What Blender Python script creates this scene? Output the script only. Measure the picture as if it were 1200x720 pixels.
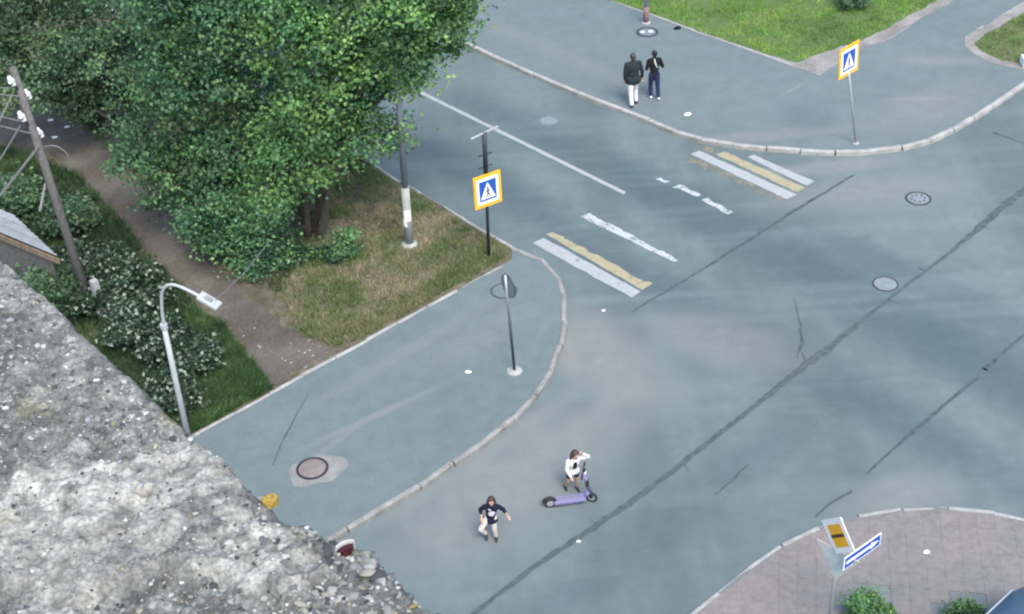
import bpy, bmesh, math, random
import numpy as np
from mathutils import Vector, Matrix, Quaternion

for o in list(bpy.data.objects):
    bpy.data.objects.remove(o)
scene = bpy.context.scene
col = scene.collection
R = math.radians

# ------------------------------------------------------------------ camera
CAM_H = 22.0
FPX = 1660.0                      # focal length in pixels of a 1200 wide picture
PITCH, ROLL = R(36.5), R(3.6)
FW = Vector((0, math.cos(PITCH), -math.sin(PITCH)))
_rt = Vector((1, 0, 0))
_up = _rt.cross(FW)
RT = _rt * math.cos(ROLL) - _up * math.sin(ROLL)
UP = _up * math.cos(ROLL) + _rt * math.sin(ROLL)
cam_d = bpy.data.cameras.new('camera')
cam = bpy.data.objects.new('camera', cam_d)
col.objects.link(cam)
cam_d.sensor_width = 36.0
cam_d.lens = FPX / 1200.0 * 36.0
cam_d.clip_start = 0.05
cam_d.clip_end = 2000
M = Matrix((RT, UP, -FW)).transposed().to_4x4()
M.translation = (0, 0, CAM_H)
cam.matrix_world = M
scene.camera = cam

# ------------------------------------------------------------------ light
SUN_EL, SUN_AZ = R(56), R(160)      # azimuth measured from +Y towards +X
world = bpy.data.worlds.new('World')
scene.world = world
world.use_nodes = True
wn = world.node_tree
bg = wn.nodes['Background']
sky = wn.nodes.new('ShaderNodeTexSky')
sky.sky_type = 'NISHITA'
sky.sun_disc = False
sky.sun_elevation = SUN_EL
sky.sun_rotation = SUN_AZ
sky.air_density = 1.0
sky.dust_density = 2.5
sky.ozone_density = 1.0
wn.links.new(sky.outputs[0], bg.inputs[0])
bg.inputs[1].default_value = 0.15
sd = bpy.data.lights.new('sun', 'SUN')
sd.energy = 1.4
sd.angle = R(28)
sd.color = (1.0, 0.96, 0.88)
sun = bpy.data.objects.new('sun', sd)
col.objects.link(sun)
sdir = Vector((math.sin(SUN_AZ) * math.cos(SUN_EL), math.cos(SUN_AZ) * math.cos(SUN_EL), math.sin(SUN_EL)))
sun.rotation_euler = sdir.to_track_quat('Z', 'Y').to_euler()
sun.location = (20, 20, 40)
scene.view_settings.view_transform = 'Standard'
scene.view_settings.look = 'None'
scene.view_settings.exposure = 1.34
scene.view_settings.gamma = 1
scene.cycles.filter_width = 2.2
scene.view_settings.use_curve_mapping = False

# ------------------------------------------------------------------ helpers
def G(x, y, z=0.0):
    """photo pixel (1200x720) -> the point of the horizontal plane z it shows"""
    d = FW + RT * ((x - 600) / FPX) + UP * ((360 - y) / FPX)
    t = (z - CAM_H) / d.z
    return Vector((d.x * t, d.y * t, z))

def W(x, y, Y):
    """photo pixel -> the point it shows on the vertical plane world-y = Y"""
    d = FW + RT * ((x - 600) / FPX) + UP * ((360 - y) / FPX)
    t = Y / d.y
    return Vector((d.x * t, Y, CAM_H + d.z * t))

A40 = R(40.6)                      # direction of the wide street in plan
UA = Vector((math.cos(A40), math.sin(A40), 0))
VA = Vector((-math.sin(A40), math.cos(A40), 0))

def tag(o, label=None, cat=None, group=None, kind=None):
    if label: o['label'] = label
    if cat: o['category'] = cat
    if group: o['group'] = group
    if kind: o['kind'] = kind
    return o

def empty(name, loc=(0, 0, 0), rz=0.0):
    o = bpy.data.objects.new(name, None)
    o.location = loc
    o.rotation_euler = (0, 0, rz)
    o.empty_display_size = 0.2
    col.objects.link(o)
    return o

def link(name, me, m=None, parent=None, loc=None, smooth=False):
    if m is not None and len(me.materials) == 0:
        me.materials.append(m)
    o = bpy.data.objects.new(name, me)
    col.objects.link(o)
    if parent is not None: o.parent = parent
    if loc is not None: o.location = loc
    if smooth:
        me.polygons.foreach_set('use_smooth', np.ones(len(me.polygons), dtype=bool))
    return o

def fastmesh(name, V, F, C=None):
    """V (n,3), F (m,k) all faces with k corners, C (n,3) point colours"""
    V = np.asarray(V, dtype=np.float32); F = np.asarray(F, dtype=np.int32)
    me = bpy.data.meshes.new(name)
    m, k = F.shape
    me.vertices.add(len(V)); me.vertices.foreach_set('co', V.ravel())
    me.loops.add(m * k); me.loops.foreach_set('vertex_index', F.ravel())
    me.polygons.add(m)
    me.polygons.foreach_set('loop_start', np.arange(0, m * k, k, dtype=np.int32))
    me.polygons.foreach_set('loop_total', np.full(m, k, dtype=np.int32))
    me.update(calc_edges=True)
    if C is not None:
        a = me.color_attributes.new('Col', 'FLOAT_COLOR', 'POINT')
        a.data.foreach_set('color', np.concatenate([C, np.ones((len(C), 1))], 1).astype(np.float32).ravel())
    return me

class MB:
    """collects shapes of ONE part"""
    def __init__(s): s.v = []; s.f = []
    def add(s, vs, fs, mx=None):
        b = len(s.v)
        s.v += [tuple(mx @ Vector(p)) if mx is not None else tuple(p) for p in vs]
        s.f += [tuple(b + i for i in f) for f in fs]
        return s
    def box(s, c, d, mx=None, ch=0.0):
        x, y, z = d[0] / 2, d[1] / 2, d[2] / 2
        if ch <= 0:
            vs = [(c[0] + a * x, c[1] + b * y, c[2] + e * z) for e in (-1, 1) for a, b in ((-1, -1), (1, -1), (1, 1), (-1, 1))]
            fs = [(3, 2, 1, 0), (4, 5, 6, 7), (0, 1, 5, 4), (1, 2, 6, 5), (2, 3, 7, 6), (3, 0, 4, 7)]
            return s.add(vs, fs, mx)
        bm = bmesh.new()
        bmesh.ops.create_cube(bm, size=1.0)
        for v in bm.verts: v.co = Vector((v.co.x * d[0] + c[0], v.co.y * d[1] + c[1], v.co.z * d[2] + c[2]))
        bmesh.ops.bevel(bm, geom=bm.edges[:], offset=ch, segments=2, affect='EDGES', profile=0.6)
        bm.verts.index_update()
        s.add([v.co[:] for v in bm.verts], [[v.index for v in f.verts] for f in bm.faces], mx)
        bm.free(); return s
    def tube(s, pts, rad, n=8, caps=True, mx=None):
        pts = [Vector(p) for p in pts]
        if not hasattr(rad, '__len__'): rad = [rad] * len(pts)
        vs, fs = [], []
        t0 = (pts[1] - pts[0]).normalized()
        ref = Vector((0, 0, 1)) if abs(t0.z) < 0.9 else Vector((1, 0, 0))
        a = t0.cross(ref).normalized()
        for i, p in enumerate(pts):
            t = ((pts[min(i + 1, len(pts) - 1)] - pts[max(i - 1, 0)])).normalized()
            a = (a - t * a.dot(t)).normalized(); b = t.cross(a)
            for k in range(n):
                th = 2 * math.pi * k / n
                vs.append(p + (a * math.cos(th) + b * math.sin(th)) * rad[i])
        for i in range(len(pts) - 1):
            for k in range(n):
                k2 = (k + 1) % n
                fs.append((i * n + k, i * n + k2, (i + 1) * n + k2, (i + 1) * n + k))
        if caps:
            fs.append(tuple(range(n - 1, -1, -1)))
            fs.append(tuple((len(pts) - 1) * n + k for k in range(n)))
        return s.add(vs, fs, mx)
    def capsule(s, p0, r0, p1, r1, n=12):
        p0 = Vector(p0); p1 = Vector(p1); t = (p1 - p0).normalized()
        P, Q = [], []
        for a in (-85, -60, -30): P.append(p0 + t * r0 * math.sin(R(a))); Q.append(r0 * math.cos(R(a)))
        P += [p0, p1]; Q += [r0, r1]
        for a in (30, 60, 85): P.append(p1 + t * r1 * math.sin(R(a))); Q.append(r1 * math.cos(R(a)))
        return s.tube(P, Q, n)
    def chain(s, pts):
        for (a, ra), (b, rb) in zip(pts[:-1], pts[1:]): s.capsule(a, ra, b, rb)
        return s
    def ell(s, c, r, rot=None, nu=14, nv=9):
        vs, fs = [], []
        c = Vector(c)
        for j in range(nv):
            ph = math.pi * (j + 0.5) / nv - math.pi / 2
            for i in range(nu):
                th = 2 * math.pi * i / nu
                p = Vector((r[0] * math.cos(ph) * math.cos(th), r[1] * math.cos(ph) * math.sin(th), r[2] * math.sin(ph)))
                if rot is not None: p = rot @ p
                vs.append(c + p)
        for j in range(nv - 1):
            for i in range(nu):
                k = (i + 1) % nu
                fs.append((j * nu + i, j * nu + k, (j + 1) * nu + k, (j + 1) * nu + i))
        fs.append(tuple(range(nu - 1, -1, -1))); fs.append(tuple((nv - 1) * nu + i for i in range(nu)))
        return s.add(vs, fs)
    def lathe(s, prof, n=24, mx=None, closed=False):
        """prof: (radius, z) list revolved about z"""
        vs = [(r * math.cos(2 * math.pi * k / n), r * math.sin(2 * math.pi * k / n), z) for r, z in prof for k in range(n)]
        fs = []
        m = len(prof)
        for i in range(m if closed else m - 1):
            j = (i + 1) % m
            for k in range(n):
                k2 = (k + 1) % n
                fs.append((i * n + k, i * n + k2, j * n + k2, j * n + k))
        if not closed:
            if prof[0][0] > 1e-6: fs.append(tuple(range(n - 1, -1, -1)))
            if prof[-1][0] > 1e-6: fs.append(tuple((m - 1) * n + k for k in range(n)))
        return s.add(vs, fs, mx)
    def prism(s, poly, z0, z1, mx=None):
        """poly: 2-D points, counter-clockwise"""
        n = len(poly)
        vs = [(p[0], p[1], z0) for p in poly] + [(p[0], p[1], z1) for p in poly]
        fs = [tuple(range(n - 1, -1, -1)), tuple(range(n, 2 * n))]
        fs += [(i, (i + 1) % n, n + (i + 1) % n, n + i) for i in range(n)]
        return s.add(vs, fs, mx)
    def mesh(s, name):
        me = bpy.data.meshes.new(name)
        me.from_pydata(s.v, [], s.f); me.update()
        bm = bmesh.new(); bm.from_mesh(me)
        bmesh.ops.recalc_face_normals(bm, faces=bm.faces[:])
        big = [f for f in bm.faces if len(f.verts) > 4]
        if big: bmesh.ops.triangulate(bm, faces=big)
        bm.to_mesh(me); bm.free()
        return me
    def build(s, name, m, parent=None, loc=None, smooth=False, auto=None):
        me = s.mesh(name)
        o = link(name, me, m, parent, loc, smooth)
        if auto is not None:
            me.polygons.foreach_set('use_smooth', np.ones(len(me.polygons), dtype=bool))
            me.set_sharp_from_angle(angle=R(auto))
        return o

# ---- materials
def nodes_of(m):
    m.use_nodes = True
    nt = m.node_tree
    return nt, nt.nodes, nt.links, nt.nodes['Principled BSDF']

_mc = {}
def mat(name, c, rough=0.7, metal=0.0, var=0.12, scale=8.0, bump=0.0, bscale=60.0, c2=None, coat=0.0, spec=None, world_space=False):
    """plain procedural surface: two noises vary the colour, a third gives relief"""
    if name in _mc: return _mc[name]
    m = bpy.data.materials.new(name)
    nt, N, L, P = nodes_of(m)
    tc = N.new('ShaderNodeTexCoord')
    src = tc.outputs['Object']
    if world_space:
        g = N.new('ShaderNodeNewGeometry'); src = g.outputs['Position']
    n1 = N.new('ShaderNodeTexNoise'); n1.inputs['Scale'].default_value = scale; n1.inputs['Detail'].default_value = 6
    L.new(src, n1.inputs['Vector'])
    n2 = N.new('ShaderNodeTexNoise'); n2.inputs['Scale'].default_value = scale * 9; n2.inputs['Detail'].default_value = 3
    L.new(src, n2.inputs['Vector'])
    ad = N.new('ShaderNodeMath'); ad.operation = 'MULTIPLY_ADD'; ad.inputs[1].default_value = 0.45
    L.new(n2.outputs['Fac'], ad.inputs[0]); 
    sc = N.new('ShaderNodeMath'); sc.operation = 'MULTIPLY'; sc.inputs[1].default_value = 0.6
    L.new(n1.outputs['Fac'], sc.inputs[0]); L.new(sc.outputs[0], ad.inputs[2])
    rp = N.new('ShaderNodeValToRGB')
    rp.color_ramp.elements[0].position = 0.33; rp.color_ramp.elements[1].position = 0.7
    if c2 is None:
        lo = tuple(max(0, x * (1 - var * 1.6)) for x in c); hi = tuple(min(1, x * (1 + var)) for x in c)
    else: lo, hi = c, c2
    rp.color_ramp.elements[0].color = (*lo, 1); rp.color_ramp.elements[1].color = (*hi, 1)
    L.new(ad.outputs[0], rp.inputs[0])
    L.new(rp.outputs[0], P.inputs['Base Color'])
    P.inputs['Roughness'].default_value = rough
    P.inputs['Metallic'].default_value = metal
    P.inputs['Coat Weight'].default_value = coat
    if spec is not None: P.inputs['Specular IOR Level'].default_value = spec
    if bump > 0:
        n3 = N.new('ShaderNodeTexNoise'); n3.inputs['Scale'].default_value = bscale; n3.inputs['Detail'].default_value = 4
        L.new(src, n3.inputs['Vector'])
        b = N.new('ShaderNodeBump'); b.inputs['Strength'].default_value = bump; b.inputs['Distance'].default_value = 0.02
        L.new(n3.outputs['Fac'], b.inputs['Height']); L.new(b.outputs[0], P.inputs['Normal'])
    _mc[name] = m
    return m

def leaf_mat(name, rough=0.5, trans=0.4):
    if name in _mc: return _mc[name]
    m = bpy.data.materials.new(name)
    nt, N, L, P = nodes_of(m)
    a = N.new('ShaderNodeAttribute'); a.attribute_name = 'Col'
    L.new(a.outputs['Color'], P.inputs['Base Color'])
    P.inputs['Roughness'].default_value = rough
    P.inputs['Specular IOR Level'].default_value = 0.35
    t = N.new('ShaderNodeBsdfTranslucent')
    hs = N.new('ShaderNodeHueSaturation'); hs.inputs['Saturation'].default_value = 1.15; hs.inputs['Value'].default_value = 1.5
    L.new(a.outputs['Color'], hs.inputs['Color']); L.new(hs.outputs[0], t.inputs['Color'])
    mx = N.new('ShaderNodeMixShader'); mx.inputs[0].default_value = trans
    L.new(P.outputs[0], mx.inputs[1]); L.new(t.outputs[0], mx.inputs[2])
    L.new(mx.outputs[0], N['Material Output'].inputs['Surface'])
    _mc[name] = m
    return m

class NG:
    """tiny node-building helper for the bigger ground materials"""
    def __init__(s, name):
        s.m = bpy.data.materials.new(name)
        s.nt, s.N, s.L, s.P = nodes_of(s.m)
        s.pos = s.N.new('ShaderNodeNewGeometry').outputs['Position']
    def mapping(s, rot=0.0, scale=(1, 1, 1), loc=(0, 0, 0)):
        n = s.N.new('ShaderNodeMapping'); n.vector_type = 'POINT'
        n.inputs['Rotation'].default_value = (0, 0, rot); n.inputs['Scale'].default_value = scale; n.inputs['Location'].default_value = loc
        s.L.new(s.pos, n.inputs['Vector']); return n.outputs[0]
    def noise(s, scale, detail=4, vec=None, rough=0.55, dist=0.0):
        n = s.N.new('ShaderNodeTexNoise'); n.inputs['Scale'].default_value = scale; n.inputs['Detail'].default_value = detail
        n.inputs['Roughness'].default_value = rough; n.inputs['Distortion'].default_value = dist
        s.L.new(vec if vec is not None else s.pos, n.inputs['Vector']); return n.outputs['Fac']
    def ramp(s, fac, stops):
        n = s.N.new('ShaderNodeValToRGB'); e = n.color_ramp.elements
        while len(e) < len(stops): e.new(0.5)
        for k, (p, c) in enumerate(stops):
            e[k].position = p; e[k].color = (*c, 1) if hasattr(c, '__len__') else (c, c, c, 1)
        s.L.new(fac, n.inputs[0]); return n.outputs[0]
    def mix(s, fac, a, b, mode='MIX'):
        n = s.N.new('ShaderNodeMix'); n.data_type = 'RGBA'; n.blend_type = mode
        for sock, v in ((n.inputs[0], fac), (n.inputs[6], a), (n.inputs[7], b)):
            if hasattr(v, 'is_output'): s.L.new(v, sock)
            elif hasattr(v, '__len__'): sock.default_value = (*v, 1)
            else: sock.default_value = v
        return n.outputs[2]
    def math(s, op, a, b=0.0, clamp=False):
        n = s.N.new('ShaderNodeMath'); n.operation = op; n.use_clamp = clamp
        for sock, v in ((n.inputs[0], a), (n.inputs[1], b)):
            if hasattr(v, 'is_output'): s.L.new(v, sock)
            else: sock.default_value = v
        return n.outputs[0]
    def blob(s, c, rx, ry, rot=0.0, soft=0.5, wob=0.0):
        """1 inside an ellipse in plan, 0 outside, ragged by noise"""
        n = s.N.new('ShaderNodeMapping'); n.vector_type = 'TEXTURE'
        n.inputs['Location'].default_value = (c[0], c[1], 0); n.inputs['Rotation'].default_value = (0, 0, rot)
        n.inputs['Scale'].default_value = (rx, ry, 1000)
        s.L.new(s.pos, n.inputs['Vector'])
        l = s.N.new('ShaderNodeVectorMath'); l.operation = 'LENGTH'; s.L.new(n.outputs[0], l.inputs[0])
        v = l.outputs['Value']
        if wob > 0:
            w = s.math('SUBTRACT', s.noise(1.3, 5), 0.5)
            v = s.math('ADD', v, s.math('MULTIPLY', w, wob))
        r = s.N.new('ShaderNodeMapRange'); r.interpolation_type = 'SMOOTHSTEP'
        r.inputs['From Min'].default_value = 1.0; r.inputs['From Max'].default_value = 1.0 - soft
        s.L.new(v, r.inputs['Value']); return r.outputs[0]
    def bump(s, h, st=0.3, dist=0.02):
        b = s.N.new('ShaderNodeBump'); b.inputs['Strength'].default_value = st; b.inputs['Distance'].default_value = dist
        s.L.new(h, b.inputs['Height']); s.L.new(b.outputs[0], s.P.inputs['Normal'])
    def finish(s, colr, rough=0.85, spec=0.3):
        s.L.new(colr, s.P.inputs['Base Color']) if hasattr(colr, 'is_output') else None
        if hasattr(rough, 'is_output'): s.L.new(rough, s.P.inputs['Roughness'])
        else: s.P.inputs['Roughness'].default_value = rough
        s.P.inputs['Specular IOR Level'].default_value = spec
        return s.m

def asphalt(name, lo, hi, dust, blobs=(), bands=True, lanes=()):
    g = NG(name)
    big = g.noise(0.22, 5, rough=0.6)
    c = g.ramp(big, [(0.25, lo), (0.75, hi)])
    for (p, rx, ry, rot, amt) in lanes:
        f = g.math('MULTIPLY', g.blob(p, rx, ry, rot, 0.8, 0.25), amt)
        c = g.mix(f, c, (lo[0] * 0.58, lo[1] * 0.67, lo[2] * 0.75))
    if bands:       # worn wheel lanes along both streets
        s1 = g.noise(1.0, 3, g.mapping(-A40, (0.45, 0.02, 0.1)))
        c = g.mix(g.ramp(s1, [(0.42, 0.0), (0.64, 0.6)]), c, tuple(x * 0.78 for x in lo))
        s2 = g.noise(1.0, 3, g.mapping(-A40, (0.05, 0.8, 0.1), (7, 3, 0)))
        c = g.mix(g.ramp(s2, [(0.50, 0.0), (0.72, 0.5)]), c, tuple(x * 1.12 for x in hi))
    for (p, rx, ry, rot, amt) in blobs:
        f = g.math('MULTIPLY', g.blob(p, rx, ry, rot, 0.75, 0.7), amt)
        c = g.mix(f, c, dust)
    mid = g.noise(2.6, 6, rough=0.65)
    c = g.mix(0.38, c, g.ramp(mid, [(0.3, 0.37), (0.72, 0.63)]), 'OVERLAY')
    spots = g.noise(1.7, 7, rough=0.75, dist=0.4)
    c = g.mix(g.ramp(spots, [(0.665, 0.0), (0.71, 0.35)]), c, tuple(x * 0.55 for x in lo))
    fine = g.noise(55, 3)
    c = g.mix(0.55, c, g.ramp(fine, [(0.3, 0.36), (0.7, 0.64)]), 'OVERLAY')
    g.bump(fine, 0.25, 0.01)
    return g.finish(c, g.ramp(mid, [(0.3, 0.72), (0.7, 0.95)]), 0.25)

# ================================================================== SETTING
rng = np.random.default_rng(7)
random.seed(7)
def xy(p): return (p.x, p.y)
def gp(lst, z): return [xy(G(x, y, z)) for x, y in lst]

def sheet(name, poly, z, m, thick=0.0, kind='structure'):
    b = MB()
    if thick > 0: b.prism(poly, z - thick, z)
    else: b.add([(p[0], p[1], z) for p in poly], [tuple(range(len(poly)))])
    o = b.build(name, m)
    if o.data.polygons[0].normal.z < 0 and thick == 0: o.data.flip_normals()
    return tag(o, kind=kind)

def dense(poly, step=0.25, jit=0.06, closed=True):
    """subdivide an outline and roughen it"""
    out = []
    n = len(poly)
    for i in range(n if closed else n - 1):
        a = Vector(poly[i]); b = Vector(poly[(i + 1) % n])
        k = max(1, int((b - a).length / step))
        for j in range(k):
            p = a.lerp(b, j / k)
            out.append((p.x + random.uniform(-jit, jit), p.y + random.uniform(-jit, jit)))
    if not closed: out.append(tuple(poly[-1]))
    return out

def smooth_poly(pts, it=2):
    for _ in range(it):
        q = [pts[0]]
        for a, b in zip(pts[:-1], pts[1:]):
            q.append(tuple(np.array(a) * 0.75 + np.array(b) * 0.25)); q.append(tuple(np.array(a) * 0.25 + np.array(b) * 0.75))
        q.append(pts[-1]); pts = q
    return pts

DUST = (0.20, 0.185, 0.17)
corner = G(690, 420)
m_road = asphalt('asphalt_road', (0.098, 0.132, 0.136), (0.130, 0.167, 0.169), (0.176, 0.188, 0.181),
    blobs=[(xy(G(705, 415)), 3.4, 1.7, R(-60), 0.75), (xy(G(610, 560)), 5.5, 1.9, A40, 0.7), (xy(G(850, 400)), 3.0, 1.4, R(-30), 0.55), (xy(G(1020, 225)), 4.5, 1.3, R(5), 0.5),
           (xy(G(1050, 585)), 2.0, 1.0, 0.2, 0.6), (xy(G(980, 195)), 3.0, 0.6, R(5), 0.6), (xy(G(655, 400)), 2.2, 0.45, R(-75), 0.7), (xy(G(545, 545)), 4.5, 0.5, A40, 0.6)],
    lanes=[(xy(G(850, 264)), 18, 1.5, A40 + math.pi / 2, 0.9), (xy(G(880, 398)), 15, 1.2, A40 + math.pi / 2, 0.75), (xy(G(1150, 440)), 10, 1.2, A40 + math.pi / 2, 0.7), (xy(G(560, 205)), 6, 1.2, A40 + math.pi / 2, 0.8), (xy(G(1080, 330)), 6, 1.0, A40 + math.pi / 2, 0.6), (xy(G(800, 600)), 9, 1.0, A40, 0.4)])
m_pave = asphalt('asphalt_pavement', (0.106, 0.138, 0.142), (0.126, 0.160, 0.163), (0.168, 0.182, 0.178),
    blobs=[(xy(G(880, 165)), 5.5, 0.5, R(4), 0.6), (xy(G(1090, 130)), 3.5, 1.6, 0.5, 0.5), (xy(G(440, 492)), 2.6, 0.16, A40 - 0.15, 0.7), (xy(G(395, 522)), 1.6, 0.14, A40 + 0.1, 0.6), (xy(G(470, 420)), 4.5, 0.35, A40, 0.35), (xy(G(560, 400)), 2.5, 0.8, A40, 0.3), (xy(G(930, 108)), 0.8, 0.12, A40, 0.8), (xy(G(1095, 75)), 2.2, 0.5, R(-10), 0.6), (xy(G(1075, 120)), 1.5, 0.2, R(-5), 0.8), (xy(G(640, 60)), 8, 0.7, A40 + math.pi / 2, 0.3)], bands=False)
g = NG('earth_ground')
c = g.ramp(g.noise(0.6, 6), [(0.35, (0.075, 0.068, 0.050)), (0.65, (0.16, 0.145, 0.11))])
c = g.mix(g.ramp(g.noise(4.5, 6, rough=0.7), [(0.45, 0.0), (0.6, 0.8)]), c, (0.055, 0.062, 0.025))
c = g.mix(0.6, c, g.ramp(g.noise(30, 4), [(0.3, 0.3), (0.7, 0.7)]), 'OVERLAY')
g.bump(g.noise(22, 5), 0.6, 0.04)
m_earth = g.finish(c, 0.95, 0.1)
g = NG('trodden_earth')
c = g.ramp(g.noise(0.8, 6), [(0.3, (0.066, 0.057, 0.048)), (0.7, (0.128, 0.114, 0.098))])  # earth colour lowered overall to stand in for shade of the overhanging trees
c = g.mix(0.8, c, g.ramp(g.noise(14, 6, rough=0.7), [(0.3, 0.33), (0.7, 0.67)]), 'OVERLAY')
c = g.mix(g.ramp(g.noise(40, 3), [(0.66, 0.0), (0.7, 0.7)]), c, (0.34, 0.32, 0.30))
g.bump(g.noise(16, 6), 0.6, 0.04)
m_path = g.finish(c, 0.95, 0.1)
g = NG('dusty_soil')
c = g.ramp(g.noise(1.2, 6), [(0.3, (0.16, 0.155, 0.145)), (0.7, (0.27, 0.26, 0.245))])
c = g.mix(0.7, c, g.ramp(g.noise(18, 5), [(0.3, 0.33), (0.7, 0.67)]), 'OVERLAY')
g.bump(g.noise(18, 5), 0.4, 0.03)
m_soil = g.finish(c, 0.95, 0.1)
m_kerb = mat('kerb_concrete', (0.30, 0.30, 0.29), 0.9, var=0.25, scale=3, bump=0.4, bscale=40, world_space=True)
m_kerb_dirty = mat('kerb_concrete_dirty', (0.22, 0.22, 0.21), 0.9, var=0.3, scale=3, bump=0.4, bscale=40, world_space=True)

sheet('ground', [(-600, -600), (600, -600), (600, 600), (-600, 600)], -0.06, m_earth)
cR = Vector((5, 36, 0))
road = sheet('road', [xy(cR + UA * a + VA * b) for a, b in ((-45, -45), (55, -45), (55, 60), (-45, 60))], 0.0, m_road)

PZ = 0.12
# -- pavement on the near left
kl = [(600, 290), (622, 298), (638, 306), (649, 318), (657, 331), (661, 346), (662, 362), (661, 380), (657, 402), (650, 424), (642, 441), (629, 459), (614, 477), (598, 493), (580, 508), (560, 523), (530, 542), (495, 567), (410, 616)]
kl = [G(x, y, PZ) for x, y in kl]
kl.append(kl[-1] - UA * 16)
I0, I1 = G(600, 305, PZ), G(240, 503, PZ)
I2 = I1 - UA * 16
tip = G(600, 290, PZ)
pav_l = sheet('pavement_left', [xy(p) for p in kl] + [xy(I2), xy(I1), xy(I0)], PZ, m_pave, 0.16)
# -- verge, all the land on the left behind it
RK = G(437, 193, PZ)                     # road-side kerb of the verge
RKd = (RK - tip).normalized()
far_l = tip + RKd * 45
verge = sheet('verge', [xy(tip), xy(I0), xy(I1), xy(I2), (-60, I2.y), (-60, 90), xy(far_l)], 0.112, m_earth, 0.16)
pr = [(398, 409), (345, 388), (315, 368), (285, 335), (255, 310), (225, 270), (180, 232), (140, 200), (115, 165), (80, 135), (40, 120), (-30, 100)]
pl = [(-30, 158), (10, 165), (58, 180), (92, 205), (122, 240), (150, 266), (178, 303), (212, 335), (254, 370), (292, 415), (321, 455)]
pp = [xy(G(x, y, 0.117)) for x, y in smooth_poly(pr) + smooth_poly(pl)]
sheet('dirt_path', dense(pp, 0.22, 0.13), 0.118, m_path)
# -- far pavement
kf = [(557, 55), (633, 90), (700, 117), (750, 136), (790, 153), (815, 161.5), (848, 167.5), (880, 171), (918, 174.5), (955, 177), (990, 178), (1025, 176.5), (1065, 171), (1090, 163.5), (1115, 152.5), (1150, 132), (1200, 97)]
kf = [G(x, y, PZ) for x, y in kf]
kf = [kf[0] + VA * 28] + kf + [kf[-1] + UA * 14]
pav_f = sheet('pavement_far', [xy(p) for p in kf] + [xy(kf[-1] + VA * (kf[0] - kf[-1]).dot(VA))], PZ, m_pave, 0.16)
# -- lawns behind it
soil1 = gp([(640, -25), (706, -2), (757, 16), (843, 47), (913, 72), (960, 89), (1007, 60), (1040, 45), (1080, 22), (1117, 0), (1180, -45), (1300, -150), (500, -150), (400, -110)], 0.125)
sheet('soil_strip', dense(soil1, 0.5, 0.04), 0.126, m_soil)
lawn1 = gp([(640, -27), (706, -3), (757, 14), (843, 45), (913, 68), (935, 74), (950, 67), (1012, 46), (1050, 27), (1095, 2), (1150, -40), (1270, -140), (500, -140), (410, -108)], 0.13)
m_lawn = mat('lawn_soil', (0.045, 0.085, 0.020), 0.95, c2=(0.095, 0.14, 0.04), scale=2.0, world_space=True, bump=0.5, bscale=20)
sheet('lawn', dense(lawn1, 0.3, 0.06), 0.132, m_lawn)
soil2 = gp([(1130, 43), (1150, 32), (1175, 18), (1200, 3), (1260, -40), (1340, 40), (1260, 92), (1200, 82), (1170, 76), (1142, 64), (1132, 54)], 0.125)
sheet('soil_patch', dense(soil2, 0.4, 0.04), 0.126, m_soil)
lawn2 = gp([(1142, 52), (1155, 41), (1180, 27), (1205, 12), (1262, -28), (1325, 40), (1255, 84), (1200, 76), (1172, 70), (1150, 60)], 0.13)
sheet('lawn_corner', dense(lawn2, 0.3, 0.06), 0.132, m_lawn)
# -- corner island with paving slabs
IZ = 0.05
ki = [(740, 800), (765, 765), (790, 738), (820, 712), (836, 699), (867, 674), (905, 646), (932, 630), (959, 618), (997, 607), (1030, 600), (1064, 596), (1095, 594), (1140, 598), (1170, 602), (1200, 608), (1250, 622), (1310, 650), (1370, 700)]
ki = [G(x, y, IZ) for x, y in ki]
m_isl = asphalt('asphalt_island', (0.115, 0.135, 0.140), (0.15, 0.165, 0.17), DUST, bands=False)
isl_poly = [xy(p) for p in ki] + [xy(G(1500, 1000, IZ)), xy(G(700, 1000, IZ))]
island = sheet('corner_island', isl_poly, IZ - 0.013, m_isl, 0.08)

# -- kerb stones
def kerb_mesh(w, h, ch):
    b = MB()
    prof = [(-w / 2, -h), (w / 2, -h), (w / 2, -ch), (w / 2 - ch, 0), (-w / 2 + ch, 0), (-w / 2, -ch)]
    b.add([(-0.5, y, z) for y, z in prof] + [(0.5, y, z) for y, z in prof],
          [tuple(range(5, -1, -1)), tuple(range(6, 12))] + [(i, (i + 1) % 6, 6 + (i + 1) % 6, 6 + i) for i in range(6)])
    return b.mesh('kerb_stone')
KM = {}
def kerb(parent, line, z, w=0.15, h=0.3, L=1.0, m=m_kerb, jit=0.012, name='kerb_stone', skip=(), sink=0.03):
    key = (w, h, m.name)
    if key not in KM:
        KM[key] = kerb_mesh(w, h, min(0.025, w * 0.2)); KM[key].materials.append(m)
    # arc-length walk
    seg = [(line[i], line[i + 1], (line[i + 1] - line[i]).length) for i in range(len(line) - 1)]
    tot = sum(s[2] for s in seg)
    def at(d):
        for a, b_, l in seg:
            if d <= l: return a.lerp(b_, d / l)
            d -= l
        return seg[-1][1]
    n = max(1, int(round(tot / L)))
    for i in range(n):
        if i in skip: continue
        a, b_ = at(tot * i / n), at(tot * (i + 1) / n)
        d = b_ - a
        o = link(name, KM[key], None, parent)
        mid = (a + b_) / 2
        o.location = (mid.x + random.gauss(0, jit), mid.y + random.gauss(0, jit), z - abs(random.gauss(0, sink * 0.5)))
        o.rotation_euler = (random.gauss(0, 0.02), random.gauss(0, 0.008), math.atan2(d.y, d.x) + random.gauss(0, 0.012))
        o.scale = (d.length - random.uniform(0.008, 0.03), 1, 1)

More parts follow.
